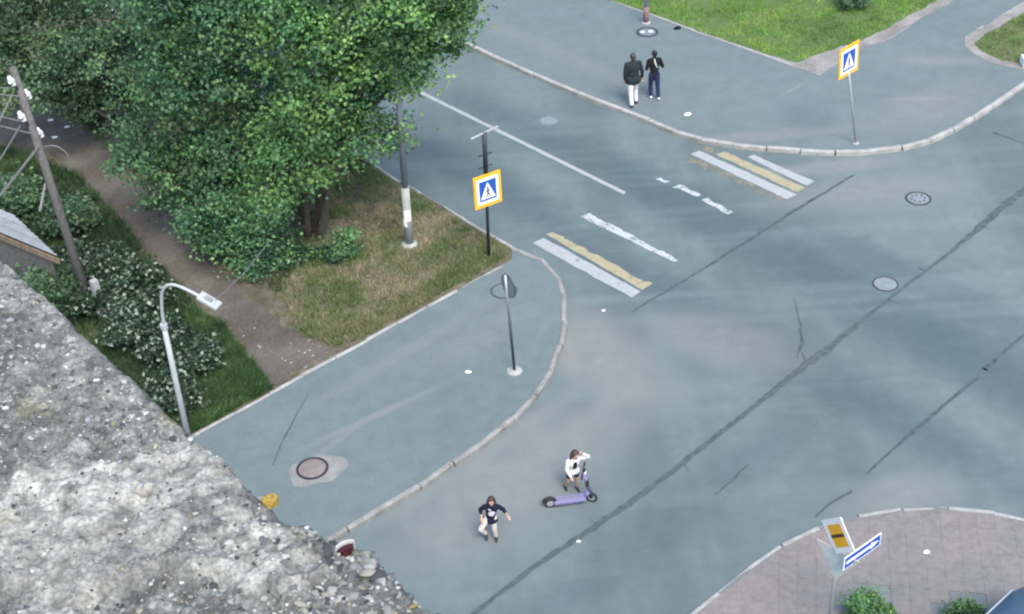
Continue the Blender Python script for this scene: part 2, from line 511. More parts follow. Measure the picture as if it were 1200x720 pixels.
kerb(pav_l, kl, PZ + 0.026, w=0.13, m=m_kerb_dirty, sink=0.014)
kerb(verge, [I2, I1, I0], PZ + 0.025, w=0.11, h=0.2, m=m_kerb)
kerb(verge, [tip, tip + RKd * 26], PZ + 0.012, w=0.12, m=m_kerb)
kerb(pav_f, kf, PZ + 0.030, w=0.15, m=m_kerb, sink=0.018)
kerb(pav_f, [G(x, y, PZ) for x, y in ((640, -27), (706, -3), (757, 15), (843, 46), (913, 71), (958, 88))], PZ + 0.02, w=0.08, h=0.2, m=m_kerb)
kerb(pav_f, [G(x, y, PZ) for x, y in ((962, 89), (1007, 61), (1040, 46), (1080, 23), (1117, 1), (1170, -38))], PZ + 0.008, w=0.08, h=0.2, m=m_kerb_dirty, sink=0.02)
kerb(pav_f, [G(x, y, PZ) for x, y in ((1132, 55), (1130, 44), (1150, 32), (1175, 18), (1203, 1))], PZ + 0.012, w=0.08, h=0.2, m=m_kerb)
kerb(island, ki, IZ + 0.008, w=0.12, h=0.15, m=m_kerb, sink=0.03)

# -- paving slabs of the island
def clip(poly, hull):
    """Sutherland-Hodgman, hull convex and counter-clockwise"""
    for i in range(len(hull)):
        a, b_ = hull[i], hull[(i + 1) % len(hull)]
        ex, ey = b_[0] - a[0], b_[1] - a[1]
        side = lambda p: ex * (p[1] - a[1]) - ey * (p[0] - a[0])
        out = []
        for j in range(len(poly)):
            p, q = poly[j], poly[(j + 1) % len(poly)]
            sp, sq = side(p), side(q)
            if sp >= 0: out.append(p)
            if (sp >= 0) != (sq >= 0):
                t = sp / (sp - sq); out.append((p[0] + (q[0] - p[0]) * t, p[1] + (q[1] - p[1]) * t))
        poly = out
        if len(poly) < 3: return []
    return poly
g = NG('pink_paving')
c = g.ramp(g.noise(0.45, 4), [(0.36, (0.150, 0.154, 0.152)), (0.62, (0.198, 0.176, 0.172))])
oi = g.N.new('ShaderNodeObjectInfo')
c = g.mix(g.ramp(oi.outputs['Random'], [(0.0, 0.0), (1.0, 0.35)]), c, (0.152, 0.146, 0.148))
c = g.mix(0.5, c, g.ramp(g.noise(7, 6), [(0.3, 0.36), (0.7, 0.62)]), 'OVERLAY')
c = g.mix(0.4, c, g.ramp(g.noise(70, 3), [(0.3, 0.36), (0.7, 0.64)]), 'OVERLAY')
g.bump(g.noise(60, 3), 0.25, 0.01)
m_slab = g.finish(c, 0.9, 0.2)
cen = np.mean([[p.x, p.y] for p in ki], 0)
inner = [(p.x + (cen[0] - p.x) * 0.0, p.y) for p in ki]
hull = [tuple(p) for p in isl_poly][::-1]
ar = sum(hull[i][0] * hull[(i + 1) % len(hull)][1] - hull[(i + 1) % len(hull)][0] * hull[i][1] for i in range(len(hull)))
if ar < 0: hull = hull[::-1]
# shrink the outline by the kerb's half width
hc = np.mean(hull, 0)
def inset(h, d):
    out = []
    n = len(h)
    for i in range(n):
        p0, p1, p2 = Vector(h[i - 1]), Vector(h[i]), Vector(h[(i + 1) % n])
        e1 = (p1 - p0).normalized(); e2 = (p2 - p1).normalized()
        nn = (Vector((-e1.y, e1.x)) + Vector((-e2.y, e2.x))).normalized()
        out.append(tuple(p1 + nn * d))
    return out
hull_in = inset(hull, 0.075)
v = G(1110, 628, IZ) - G(1085, 626, IZ)
sa = math.atan2(v.y, v.x)
S1 = Vector((math.cos(sa), math.sin(sa), 0)); S2 = Vector((-S1.y, S1.x, 0))
o0 = G(1010, 660, IZ)
PITS = [(G(1018, 712, IZ), 0.62), (G(1133, 722, IZ), 0.55)]
cnt = 0
for i in range(-14, 16):
    for j in range(-9, 10):
        c0 = o0 + S1 * (i * 0.37) + S2 * (j * 0.37)
        # inside the picture with a margin
        d = Vector((c0.x, c0.y, IZ - CAM_H)); k = d.dot(FW)
        px, py = 600 + FPX * d.dot(RT) / k, 360 - FPX * d.dot(UP) / k
        if not (800 < px < 1225 and 585 < py < 745): continue
        if any((c0 - q).length < r for q, r in PITS): continue
        hs = 0.1835
        quad = [xy(c0 + S1 * a + S2 * b_) for a, b_ in ((-hs, -hs), (hs, -hs), (hs, hs), (-hs, hs))]
        q = clip(quad, hull_in)
        if len(q) < 3: continue
        dz = random.gauss(0, 0.003)
        o = MB().prism([(p[0] - c0.x, p[1] - c0.y) for p in q], -0.05, 0).build('paving_slab', m_slab, island, (c0.x, c0.y, IZ - 0.002 + abs(dz) * 0.6))
        o.rotation_euler = (random.gauss(0, 0.004), random.gauss(0, 0.004), random.gauss(0, 0.006)); cnt += 1

# -- road paint
def paint_mat(name, cc, worn):
    g = NG(name)
    c = g.ramp(g.noise(9, 5), [(0.3, tuple(x * 0.82 for x in cc)), (0.7, cc)])
    c = g.mix(0.3, c, g.ramp(g.noise(60, 3), [(0.3, 0.35), (0.7, 0.65)]), 'OVERLAY')
    m = g.finish(c, 0.75, 0.3)
    t = g.N.new('ShaderNodeBsdfTransparent'); mx = g.N.new('ShaderNodeMixShader')
    w = g.math('ADD', g.math('MULTIPLY', g.noise(2.6, 6, rough=0.7), 0.6), g.math('MULTIPLY', g.noise(28, 4, rough=0.7), 0.4))
    f = g.ramp(w, [(0.5 - worn - 0.05, 1.0), (0.5 - worn + 0.03, 0.0)]) if worn < 0.5 else None
    f = g.ramp(w, [(worn - 0.06, 1.0), (worn + 0.05, 0.08)])
    g.L.new(f, mx.inputs[0]); g.L.new(g.P.outputs[0], mx.inputs[1]); g.L.new(t.outputs[0], mx.inputs[2])
    g.L.new(mx.outputs[0], g.N['Material Output'].inputs['Surface'])
    return m
m_white = paint_mat('white_paint', (0.34, 0.37, 0.37), 0.38)
m_white_w = paint_mat('worn_white_paint', (0.42, 0.46, 0.46), 0.44)
m_white_f = paint_mat('faint_white_paint', (0.45, 0.48, 0.49), 0.48)
m_yellow = paint_mat('yellow_paint', (0.34, 0.31, 0.20), 0.40)
m_ochre = paint_mat('faint_ochre_paint', (0.24, 0.225, 0.17), 0.51)
def paint(name, quad, m, z=0.004, j=(0.008, 0.008), step=0.12):
    """quad px: start-left, start-right, end-right, end-left; j = raggedness of the two long edges"""
    a, b_, c, d = [G(x, y, z) for x, y in quad]
    n = max(2, int((d - a).length / step))
    vs, fs = [], []
    w1 = w2 = 0.0
    for i in range(n + 1):
        t = i / n
        l = a.lerp(d, t); r = b_.lerp(c, t); e = (r - l).normalized()
        w1 = w1 * 0.6 + random.gauss(0, j[0]); w2 = w2 * 0.6 + random.gauss(0, j[1])
        l = l + e * w1; r = r + e * w2
        vs += [l, r]
    fs = [(2 * i, 2 * i + 1, 2 * i + 3, 2 * i + 2) for i in range(n)]
    b2 = MB().add(vs, fs)
    o = b2.build(name, m, road)
    if o.data.polygons[0].normal.z < 0: o.data.flip_normals()
    return o
CS = 'crosswalk_stripe'
paint(CS, [(624, 285), (637, 279), (751, 342), (740, 349)], m_white)
paint(CS, [(639.5, 274.5), (649, 272), (763, 333.5), (752.5, 340)], m_yellow, j=(0.006, 0.03))
paint(CS, [(680, 254), (691, 250), (797, 305), (789, 307)], m_white_w, j=(0.01, 0.025))
paint(CS, [(770, 209.5), (774, 208.5), (784, 213), (780, 214.5)], m_white_w, j=(0.03, 0.03))
paint(CS, [(790, 219), (797, 216), (821, 229), (815, 231)], m_white_w, j=(0.03, 0.03))
paint(CS, [(822, 234.5), (831, 231), (860, 248), (853, 251.5)], m_white_w, j=(0.02, 0.03))
paint(CS, [(801, 187), (809.5, 182), (923, 234.5), (916, 236)], m_ochre, j=(0.03, 0.01))
paint(CS, [(809.5, 180.5), (820, 176.5), (933.5, 228.5), (922, 233.5)], m_white)
paint(CS, [(839, 181), (849.5, 178), (943.5, 220), (933.5, 225)], m_yellow, j=(0.015, 0.01))
paint(CS, [(821.5, 174.5), (828, 171), (840, 177), (836, 180)], m_ochre, j=(0.03, 0.03))
paint(CS, [(876, 184), (883.5, 181.5), (954.5, 212.5), (945, 218)], m_white)
paint('centre_line', [(467, 97.5), (470, 95), (733.5, 225), (731, 228)], m_white, j=(0.004, 0.004))
paint('lane_mark', [(553, 26), (556, 24), (568.5, 30), (566, 32)], m_white_w)
paint('lane_mark', [(579, 33), (582, 31), (603, 37.5), (600, 39.5)], m_white_f, j=(0.02, 0.02))
paint('lane_mark', [(586, 51), (589, 48), (599, 49.5), (597, 52)], m_white_f, j=(0.02, 0.02))

# -- bitumen-filled joints and cracks
g = NG('bitumen_joint')
c = g.ramp(g.noise(6, 5), [(0.3, (0.046, 0.063, 0.067)), (0.7, (0.080, 0.106, 0.112))])
g.bump(g.noise(30, 4), 0.5, 0.02)
m_tar = g.finish(c, 0.8, 0.3)
g = NG('dark_crack_filler')
c = g.ramp(g.noise(5, 6, rough=0.7), [(0.3, (0.030, 0.042, 0.048)), (0.7, (0.085, 0.115, 0.124))])
g.bump(g.noise(30, 4), 0.5, 0.02)
m_tar2 = g.finish(c, 0.8, 0.3)
def seam(pts, w, name='tar_seam', j=0.35, z=0.006, parent=None, zb=0.0):
    P_ = [G(x, y, zb + z) for x, y in pts]
    line = []
    for i in range(len(P_) - 1):
        n = max(1, int((P_[i + 1] - P_[i]).length / 0.14))
        wa, wb = (w[i], w[i + 1]) if hasattr(w, '__len__') else (w, w)
        for k in range(n): line.append((P_[i].lerp(P_[i + 1], k / n), wa + (wb - wa) * k / n))
    line.append((P_[-1], w[-1] if hasattr(w, '__len__') else w))
    vs = []; off = 0.0
    for i, (p, ww) in enumerate(line):
        q = line[min(i + 1, len(line) - 1)][0] - line[max(i - 1, 0)][0]
        nrm = Vector((-q.y, q.x, 0)).normalized()
        off = off * 0.85 + random.gauss(0, 0.006)
        vs += [p + nrm * (off + ww / 2 * (1 + random.uniform(-j, j))), p + nrm * (off - ww / 2 * (1 + random.uniform(-j, j)))]
    o = MB().add(vs, [(2 * i, 2 * i + 1, 2 * i + 3, 2 * i + 2) for i in range(len(line) - 1)]).build(name, m_tar if len(pts) > 8 else m_tar2, parent or road)
    if o.data.polygons[0].normal.z < 0: o.data.flip_normals()
    return o
seam([(520, 748), (580, 700), (640, 655), (735, 592), (830, 520), (900, 463), (945, 427), (975, 405), (1040, 352), (1110, 298), (1150, 265), (1180, 238), (1215, 212)], [0.12, 0.12, 0.13, 0.16, 0.14, 0.16, 0.22, 0.19, 0.09, 0.10, 0.20, 0.24, 0.24], j=0.28)
seam([(740, 366), (800, 330), (870, 287), (930, 248), (1000, 205)], [0.05, 0.07, 0.11, 0.10, 0.07], j=0.25)
seam([(1016, 556), (1045, 528), (1080, 498), (1115, 468), (1148, 441)], [0.05, 0.06, 0.10, 0.08, 0.09], j=0.3)
seam([(1153, 434), (1175, 414), (1210, 384)], [0.12, 0.09, 0.09], j=0.3)
seam([(1150, 430), (1163, 437)], [0.05, 0.08])
seam([(955, 606), (975, 588), (998, 574.5)], [0.05, 0.07, 0.06], j=0.4)
seam([(1164, 155), (1185, 163), (1210, 170)], [0.1, 0.06, 0.05], j=0.4)
for (x, y, dx, dy) in ((700, 617, -10, -9), (900, 463, 14, -12), (945, 427, -6, -16), (1040, 352, 16, 4), (1085, 318, -9, -6), (1150, 265, 12, 5), (800, 543, 8, 9), (905, 262, 10, 9), (1095, 484, -12, 3)):
    seam([(x, y), (x + dx * 0.55 + random.uniform(-2, 2), y + dy * 0.5), (x + dx, y + dy)], [0.045, 0.025, 0.008], name='crack', j=0.6, z=0.0075)
seam([(838, 580), (860, 560), (878, 543)], [0.02, 0.05, 0.02], j=0.8)
seam([(931, 350), (938, 380), (940, 402), (934, 420)], [0.02, 0.05, 0.09, 0.02], j=0.6, name='crack')
seam([(319, 546), (330, 520), (345, 490), (361, 462)], [0.02, 0.035, 0.03, 0.015], name='crack', parent=pav_l, zb=PZ)

# ================================================================== BUILDING WE STAND ON
def vnoise(x, y, scale, seed, octaves=1, rough=0.5):
    """smooth value noise on arrays"""
    out = np.zeros_like(x); amp = 1.0; tot = 0
    for o in range(octaves):
        r = np.random.default_rng(seed + o).random((128, 128))
        u = x / scale + 1000.3; v_ = y / scale + 1000.7
        i = np.floor(u).astype(int); j = np.floor(v_).astype(int); fu = u - i; fv = v_ - j
        fu = fu * fu * (3 - 2 * fu); fv = fv * fv * (3 - 2 * fv)
        a = r[i % 128, j % 128]; b_ = r[(i + 1) % 128, j % 128]; c = r[i % 128, (j + 1) % 128]; d = r[(i + 1) % 128, (j + 1) % 128]
        out += amp * ((a * (1 - fu) + b_ * fu) * (1 - fv) + (c * (1 - fu) + d * fu) * fv)
        tot += amp; amp *= rough; scale *= 0.5
    return out / tot

ZT = CAM_H - 0.85
edge_px = [(-260, 55), (-60, 238), (0, 289), (60, 345), (120, 399), (180, 455), (215, 488), (240, 510), (270, 541), (298, 572), (312, 571), (322, 583), (326, 603), (345, 606), (365, 602), (388, 614), (408, 620), (438, 630), (456, 655), (488, 690), (530, 721), (580, 762), (720, 870)]
E0 = G(0, 290, ZT); E1 = G(510, 720, ZT)
SD = (E1 - E0).normalized(); TD = Vector((SD.y, -SD.x, 0))
if TD.dot(Vector((0, 0, ZT)) - E0) < 0: TD = -TD
ep = []
for x, y in edge_px:
    q = G(x, y, ZT) - E0
    ep.append((q.dot(SD), q.dot(TD)))
eS = np.array([p[0] for p in ep]); eT = np.array([p[1] for p in ep])
SMIN, SMAX, TMAX = -0.42, 1.02, 0.70
def edge_t(s): return np.interp(s, eS, eT)
def to_st(x, y):
    q = G(x, y, ZT) - E0
    return q.dot(SD), q.dot(TD)
def in_poly(px, py, poly):
    ins = np.zeros(px.shape, bool); n = len(poly)
    for i in range(n):
        x0, y0 = poly[i]; x1, y1 = poly[(i + 1) % n]
        if y0 == y1: continue
        c = ((y0 > py) != (y1 > py)) & (px < (x1 - x0) * (py - y0) / (y1 - y0) + x0)
        ins ^= c
    return ins
mort = [to_st(x, y) for x, y in [(20, 560), (90, 532), (130, 527), (190, 522), (232, 519), (282, 545), (300, 600), (345, 622), (385, 632), (398, 668), (330, 690), (250, 672), (180, 690), (90, 725), (20, 705), (-40, 640)]]
ns, ntt = 600, 290
sv = np.linspace(SMIN, SMAX, ns); tv = np.linspace(0, TMAX, ntt)
S_, T_ = np.meshgrid(sv, tv, indexing='ij')
TT = edge_t(S_) * np.clip(1 - T_ / 0.25, 0, 1) + T_
def mort_mask(s, t):
    w = (vnoise(s, t, 0.06, 31, 3) - 0.5) * 0.07
    m = np.zeros(s.shape)
    for dx, dy in ((0, 0), (.006, 0), (-.006, 0), (0, .006), (0, -.006), (.004, .004), (-.004, -.004)):
        m += in_poly(s + w + dx, t + w * 0.7 + dy, mort)
    return m / 7
def ledge_h(s, t):
    h = (vnoise(s, t, 0.30, 1, 2) - 0.5) * 0.030
    h += (vnoise(s, t, 0.055, 5, 3, 0.6) - 0.5) * 0.014
    h += (vnoise(s, t, 0.016, 9, 3, 0.65) - 0.5) * 0.012
    h += (np.abs(vnoise(s, t, 0.0075, 19, 2, 0.6) - 0.5) - 0.15) * 0.012
    mk = mort_mask(s, t)
    h += mk * (0.011 + (vnoise(s, t, 0.04, 21, 3, 0.7) - 0.5) * 0.012)
    rub = np.clip((s - 0.36) / 0.08, 0, 1) * np.clip(1 - t / 0.12, 0, 1)     # crumbled rim
    h -= rub * (vnoise(s, t, 0.045, 41, 3, 0.7)) * 0.022
    return h, mk
Hh, MK = ledge_h(S_, TT)
rr = 0.016
rnd = np.where(T_ < rr, rr - np.sqrt(np.clip(rr ** 2 - (rr - T_) ** 2, 0, None)), 0)
Zz = ZT - 0.004 + Hh - rnd * 1.2
X = E0.x + SD.x * S_ + TD.x * TT; Y = E0.y + SD.y * S_ + TD.y * TT
top = np.stack([X, Y, Zz], -1).reshape(-1, 3)
# rough outer face below the rim
nd = 14
dz = np.linspace(0.006, 0.14, nd)
s2, d2 = np.meshgrid(sv, dz, indexing='ij')
bulge = (vnoise(s2, d2, 0.03, 51, 3, 0.65) - 0.5) * 0.012 + np.clip(d2 / 0.14, 0, 1) * 0.02
t2 = edge_t(s2) + bulge
face = np.stack([E0.x + SD.x * s2 + TD.x * t2, E0.y + SD.y * s2 + TD.y * t2, Zz[:, :1] - d2], -1).reshape(-1, 3)
ids = np.arange(ns * ntt).reshape(ns, ntt); idf = ns * ntt + np.arange(ns * nd).reshape(ns, nd)
def quads(a): return np.stack([a[:-1, :-1], a[1:, :-1], a[1:, 1:], a[:-1, 1:]], -1).reshape(-1, 4)
Fq = np.concatenate([quads(ids)[:, ::-1], quads(idf), np.stack([ids[:-1, 0], ids[1:, 0], idf[1:, 0], idf[:-1, 0]], -1)[:, ::1]])
allv = np.concatenate([top, face])
sAll = np.concatenate([S_.ravel(), s2.ravel()]); tAll = np.concatenate([TT.ravel(), t2.ravel() + d2.ravel()])
v1 = vnoise(sAll, tAll, 0.11, 61, 4, 0.6); v2 = vnoise(sAll, tAll, 0.012, 71, 3, 0.6); v3 = vnoise(sAll, tAll, 0.05, 77, 3, 0.6)
mkA = np.concatenate([MK.ravel(), np.zeros(s2.size)])
base = np.array([0.145, 0.149, 0.138]) * (0.55 + 0.9 * v1)[:, None]
base = base * (1 - mkA[:, None]) + np.array([0.235, 0.238, 0.216]) * (0.65 + 0.65 * v1)[:, None] * mkA[:, None]
base *= (0.2 + 1.6 * v2)[:, None]
dk = np.clip((v3 - 0.58) / 0.08, 0, 1)[:, None]
base = base * (1 - dk * 0.6) + np.array([0.07, 0.075, 0.075]) * dk * 0.6
och = np.clip((vnoise(sAll, tAll, 0.07, 91, 3) - 0.70) / 0.05, 0, 1)[:, None]
base = base * (1 - och * 0.22) + np.array([0.30, 0.26, 0.13]) * och * 0.22
m_conc = bpy.data.materials.new('weathered_concrete')
nt, N_, L_, P_ = nodes_of(m_conc)
a_ = N_.new('ShaderNodeAttribute'); a_.attribute_name = 'Col'
nz = N_.new('ShaderNodeTexNoise'); nz.inputs['Scale'].default_value = 260; nz.inputs['Detail'].default_value = 4
tc_ = N_.new('ShaderNodeTexCoord'); L_.new(tc_.outputs['Object'], nz.inputs['Vector'])
mx_ = N_.new('ShaderNodeMix'); mx_.data_type = 'RGBA'; mx_.blend_type = 'OVERLAY'; mx_.inputs[0].default_value = 0.9
L_.new(a_.outputs['Color'], mx_.inputs[6]); L_.new(nz.outputs['Fac'], mx_.inputs[7]); L_.new(mx_.outputs[2], P_.inputs['Base Color'])
bp_ = N_.new('ShaderNodeBump'); bp_.inputs['Strength'].default_value = 0.7; bp_.inputs['Distance'].default_value = 0.003
L_.new(nz.outputs['Fac'], bp_.inputs['Height']); L_.new(bp_.outputs[0], P_.inputs['Normal'])
P_.inputs['Roughness'].default_value = 0.95; P_.inputs['Specular IOR Level'].default_value = 0.15

bld = empty('apartment_building', (E0.x, E0.y, 0))
tag(bld, 'building we look down from, its crumbling grey concrete parapet filling the lower left', 'building')
def bl(v): return (v[0] - E0.x, v[1] - E0.y, v[2])
allv[:, 0] -= E0.x; allv[:, 1] -= E0.y
par = link('parapet', fastmesh('parapet', allv, Fq, base), m_conc, bld, smooth=True)
tag(par, 'rough pebbled concrete coping, crumbled along its rim')
m_wall = mat('rendered_wall', (0.34, 0.32, 0.29), 0.9, var=0.2, scale=1.5, bump=0.3, bscale=30)
m_roof = mat('roof_felt', (0.06, 0.06, 0.062), 0.95, var=0.3, scale=3, bump=0.3, bscale=40)
def stp(s, t, z=0.0): return (SD.x * s + TD.x * t, SD.y * s + TD.y * t, z)
def stbox(name, s0, s1, t0, t1, z0, z1, m, parent=bld):
    b = MB(); b.prism([stp(s0, t0)[:2], stp(s1, t0)[:2], stp(s1, t1)[:2], stp(s0, t1)[:2]], z0, z1)
    return b.build(name, m, parent)
stbox('wall', -4, 14, 0.12, 14, -0.05, ZT - 0.62, m_wall)
stbox('roof', -3.9, 13.9, 0.15, 13.9, ZT - 0.617, ZT - 0.60, m_roof)
stbox('parapet_wall', -4, 14, 0.13, 0.62, ZT - 0.60, ZT - 0.09, m_wall)
stbox('coping', -4, SMIN - 0.003, 0.02, 0.70, ZT - 0.088, ZT - 0.02, m_wall)
stbox('coping', SMAX + 0.003, 14, 0.04, 0.70, ZT - 0.088, ZT - 0.02, m_wall)

# crushed stones bedded in the concrete
def hull_stone(seed, n=13):
    r = random.Random(seed); bm = bmesh.new()
    for k in range(n):
        v = Vector((r.gauss(0, 1), r.gauss(0, 1), r.gauss(0, 1))).normalized() * r.uniform(0.75, 1.0)
        bm.verts.new(v)
    res = bmesh.ops.convex_hull(bm, input=bm.verts[:])
    bmesh.ops.delete(bm, geom=[e for e in res['geom_interior'] if isinstance(e, bmesh.types.BMVert)], context='VERTS')
    bmesh.ops.triangulate(bm, faces=bm.faces[:])
    bm.verts.index_update()
    V = np.array([v.co[:] for v in bm.verts]); F = np.array([[v.index for v in f.verts] for f in bm.faces])
    bm.free(); return V, F
protos = [hull_stone(100 + k) for k in range(8)]
SCOL = [((0.30, 0.31, 0.295), 3), ((0.22, 0.225, 0.21), 3), ((0.40, 0.41, 0.395), 1.8), ((0.12, 0.127, 0.13), 2.6), ((0.05, 0.056, 0.06), 2.6), ((0.27, 0.26, 0.21), 1.2), ((0.25, 0.28, 0.29), 0.9), ((0.24, 0.19, 0.10), 0.25)]
m_st = [mat('stone_tone_%d' % k, c, 0.85, var=0.22, scale=160, bump=0.4, bscale=500) for k, (c, w) in enumerate(SCOL)]
wts = np.array([w for c, w in SCOL]); wts = wts / wts.sum()
r2 = np.random.default_rng(3)
cand = []
for k in range(20000):
    s = r2.uniform(SMIN + 0.25, SMAX - 0.1); t = r2.uniform(0.002, 0.56)
    cand.append((s, t))
cs = np.array(cand)
tt_c = edge_t(cs[:, 0]) * np.clip(1 - cs[:, 1] / 0.25, 0, 1) + cs[:, 1]
hh, mm = ledge_h(cs[:, 0], tt_c)
zc = ZT - 0.004 + hh - 1.2 * np.where(cs[:, 1] < rr, rr - np.sqrt(np.clip(rr ** 2 - (rr - cs[:, 1]) ** 2, 0, None)), 0)
dens = vnoise(cs[:, 0], tt_c, 0.12, 81, 2)
keep = (r2.random(len(cs)) < np.where(mm > 0.5, 0.42, np.clip(0.25 + dens * 0.85, 0, 1))) & ((cs[:, 1] > 0.010) | (cs[:, 0] > 0.40))
rim = np.clip((cs[:, 0] - 0.50) / 0.08, 0, 1) * np.clip(1 - cs[:, 1] / 0.13, 0, 1)
size = (0.0016 + 0.0034 * r2.random(len(cs)) ** 3.2) * np.where(mm > 0.5, 0.75, 1.0) * (1 + 1.15 * rim)
size = np.minimum(size, 0.0085)
tone = r2.choice(len(SCOL), len(cs), p=wts)
shape = np.stack([r2.uniform(0.8, 1.35, len(cs)), r2.uniform(0.7, 1.1, len(cs)), r2.uniform(0.5, 0.85, len(cs))], 1)
idx = np.where(keep)[0]
# the ones in view that show largest become single stones
inview = []
for i in idx:
    p = E0 + SD * cs[i, 0] + TD * tt_c[i]; d = Vector((p.x, p.y, ZT - CAM_H)); k = d.dot(FW)
    px, py = 600 + FPX * d.dot(RT) / k, 360 - FPX * d.dot(UP) / k
    inview.append(-20 < px < 1220 and py < 740)
inview = np.array(inview)
order = idx[inview][np.argsort(-size[idx[inview]])]
single = set(order[:290].tolist())
smesh = {}
VV, FF, CC, nb = [], [], [], 0
for i in idx:
    Vp, Fp = protos[i % 8]
    q = Quaternion((r2.normal(), r2.normal(), r2.normal(), r2.normal())).normalized() if True else None
    rz = r2.uniform(0, 6.28)
    p = (SD.x * cs[i, 0] + TD.x * tt_c[i], SD.y * cs[i, 0] + TD.y * tt_c[i], zc[i] - size[i] * (0.30 - 0.25 * rim[i]))
    if int(i) in single:
        key = (i % 8, int(tone[i]))
        if key not in smesh:
            me = fastmesh('stone', Vp, Fp); me.materials.append(m_st[key[1]]); smesh[key] = me
        o = link('stone', smesh[key], None, par)
        o.location = p; o.scale = tuple(shape[i] * size[i]); o.rotation_euler = (r2.uniform(-.3, .3), r2.uniform(-.3, .3), rz)
    else:
        c, s = math.cos(rz), math.sin(rz)
        v = Vp * shape[i] * size[i]
        v = np.stack([v[:, 0] * c - v[:, 1] * s, v[:, 0] * s + v[:, 1] * c, v[:, 2]], 1) + np.array(p)
        VV.append(v); FF.append(Fp + nb); nb += len(v)
        CC.append(np.repeat(np.array([SCOL[tone[i]][0]]) * r2.uniform(0.8, 1.15), len(v), 0))
o = link('small_stones', fastmesh('small_stones', np.concatenate(VV), np.concatenate(FF), np.concatenate(CC)), m_conc, par)
tag(o, kind='stuff')

# odds and ends lying on the coping's rim
def on_ledge(x, y):
    s, t = to_st(x, y)
    h, _ = ledge_h(np.array([s]), np.array([t]))
    p = E0 + SD * s + TD * t
    return Vector((p.x, p.y, ZT - 0.004 + float(h[0])))
def pebble(name, label, cat, x, y, r, m, seed, lift=0.0, flat=0.7):
    bm = bmesh.new(); bmesh.ops.create_icosphere(bm, subdivisions=3, radius=1)
    rg = random.Random(seed); ph = [rg.uniform(0, 6) for _ in range(6)]
    for v in bm.verts:
        k = 1 + 0.16 * math.sin(3 * v.co.x + ph[0]) + 0.13 * math.sin(4 * v.co.y + ph[1]) + 0.10 * math.sin(5 * v.co.z + ph[2]) + 0.05 * math.sin(11 * v.co.x + ph[3])
        v.co = Vector((v.co.x * k * r * 1.15, v.co.y * k * r * 0.85, v.co.z * k * r * flat))
    me = bpy.data.meshes.new(name); bm.to_mesh(me); bm.free()
    p = on_ledge(x, y); p.z += lift + r * flat * 0.55
    o = link(name, me, m, None, p, True); o.rotation_euler = (0, 0, rg.uniform(0, 3))
    return tag(o, label, cat)
m_moss = mat('ochre_lichen', (0.32, 0.19, 0.02), 0.9, c2=(0.62, 0.46, 0.10), scale=120, bump=0.8, bscale=400)
pebble('moss_clump', 'bright ochre yellow lichen clump on the rim of the parapet', 'moss', 316, 584, 0.0072, m_moss, 1, 0.002)
m_glass = mat('dark_red_glaze', (0.05, 0.008, 0.012), 0.25, var=0.3, scale=80)
sh = empty('pottery_shard', on_ledge(402, 633) + Vector((0, 0, 0.006)), 0.6)
sh.scale = (0.75, 0.75, 0.75)
tag(sh, 'curved dark red and white glazed shard bedded in the parapet rim', 'shard')
b = MB()
prof = [(0.0075 * math.cos(a), 0.013 * math.sin(a)) for a in np.linspace(R(20), R(160), 11)]
outer = [(p[0] * 1.9, p[1] * 0.8 - 0.0035) for p in prof]; innr = [(p[0] * 1.6, p[1] * 0.5 - 0.0035) for p in prof[::-1]]
b.prism(outer + innr, -0.008, 0.005); o = b.build('rim', mat('white_glaze', (0.42, 0.40, 0.39), 0.3, var=0.1, scale=90), sh)
b = MB(); b.prism([(p[0] * 0.97, p[1] * 0.96) for p in innr[::-1]] + [(-0.005, -0.005), (0.006, -0.005)], -0.008, 0.002); b.build('bowl', m_glass, sh)

# ================================================================== STREET IRON
m_iron = mat('cast_iron_dusty', (0.16, 0.195, 0.215), 0.75, metal=0.2, var=0.25, scale=6, bump=0.3, bscale=50)
m_iron_d = mat('cast_iron_dark', (0.05, 0.055, 0.06), 0.7, metal=0.3, var=0.25, scale=9)
m_iron_l = mat('concrete_cover', (0.165, 0.20, 0.215), 0.85, var=0.15, scale=6, bump=0.3, bscale=50)
m_rust = mat('rusty_iron', (0.135, 0.115, 0.108), 0.8, var=0.25, scale=7, c2=(0.21, 0.18, 0.165), bump=0.3, bscale=40)
m_black = mat('black_paint', (0.02, 0.022, 0.025), 0.55, var=0.2, scale=20)
def manhole(label, x, y, z, r, m_cover, m_ring, ring_w=0.05, dome=0.004, holes=0, group='manhole covers'):
    t = empty('manhole_cover', G(x, y, z))
    tag(t, label, 'manhole cover', group)
    b = MB(); b.lathe([(r, -0.03), (r + ring_w, -0.03), (r + ring_w, 0.008), (r + ring_w - 0.012, 0.012), (r + 0.006, 0.012), (r, 0.008)], 32, closed=True)
    b.build('frame', m_ring, t)
    b = MB(); b.lathe([(r - 0.012, -0.02), (r - 0.012, 0.010), (r * 0.8, 0.012 + dome * 0.5), (r * 0.4, 0.012 + dome), (0.0001, 0.012 + dome)], 32)
    cv = b.build('cover', m_cover, t, smooth=False)
    for k in range(holes):
        a = 2 * math.pi * k / holes
        MB().lathe([(0.034, 0.0), (0.034, 0.0035 + 0.012 + dome), (0.0001, 0.0035 + 0.012 + dome)], 10, Matrix.Translation((0.18 * r / 0.3 * math.cos(a), 0.18 * r / 0.3 * math.sin(a), 0))).build('hole', m_black, cv)
    return t
manhole('plain pale round cover in the road past the white centre line', 642.5, 142, 0.0, 0.26, m_iron_l, m_iron, 0.05)
manhole('round cover with a ring of dark holes near the far kerb corner', 1076, 233, 0.0, 0.31, m_iron_l, m_iron_d, 0.06, holes=8)
manhole('plain round grey cover beside the long tar joint in the junction', 1037.5, 333, 0.0, 0.30, m_iron_l, m_iron_d, 0.04)
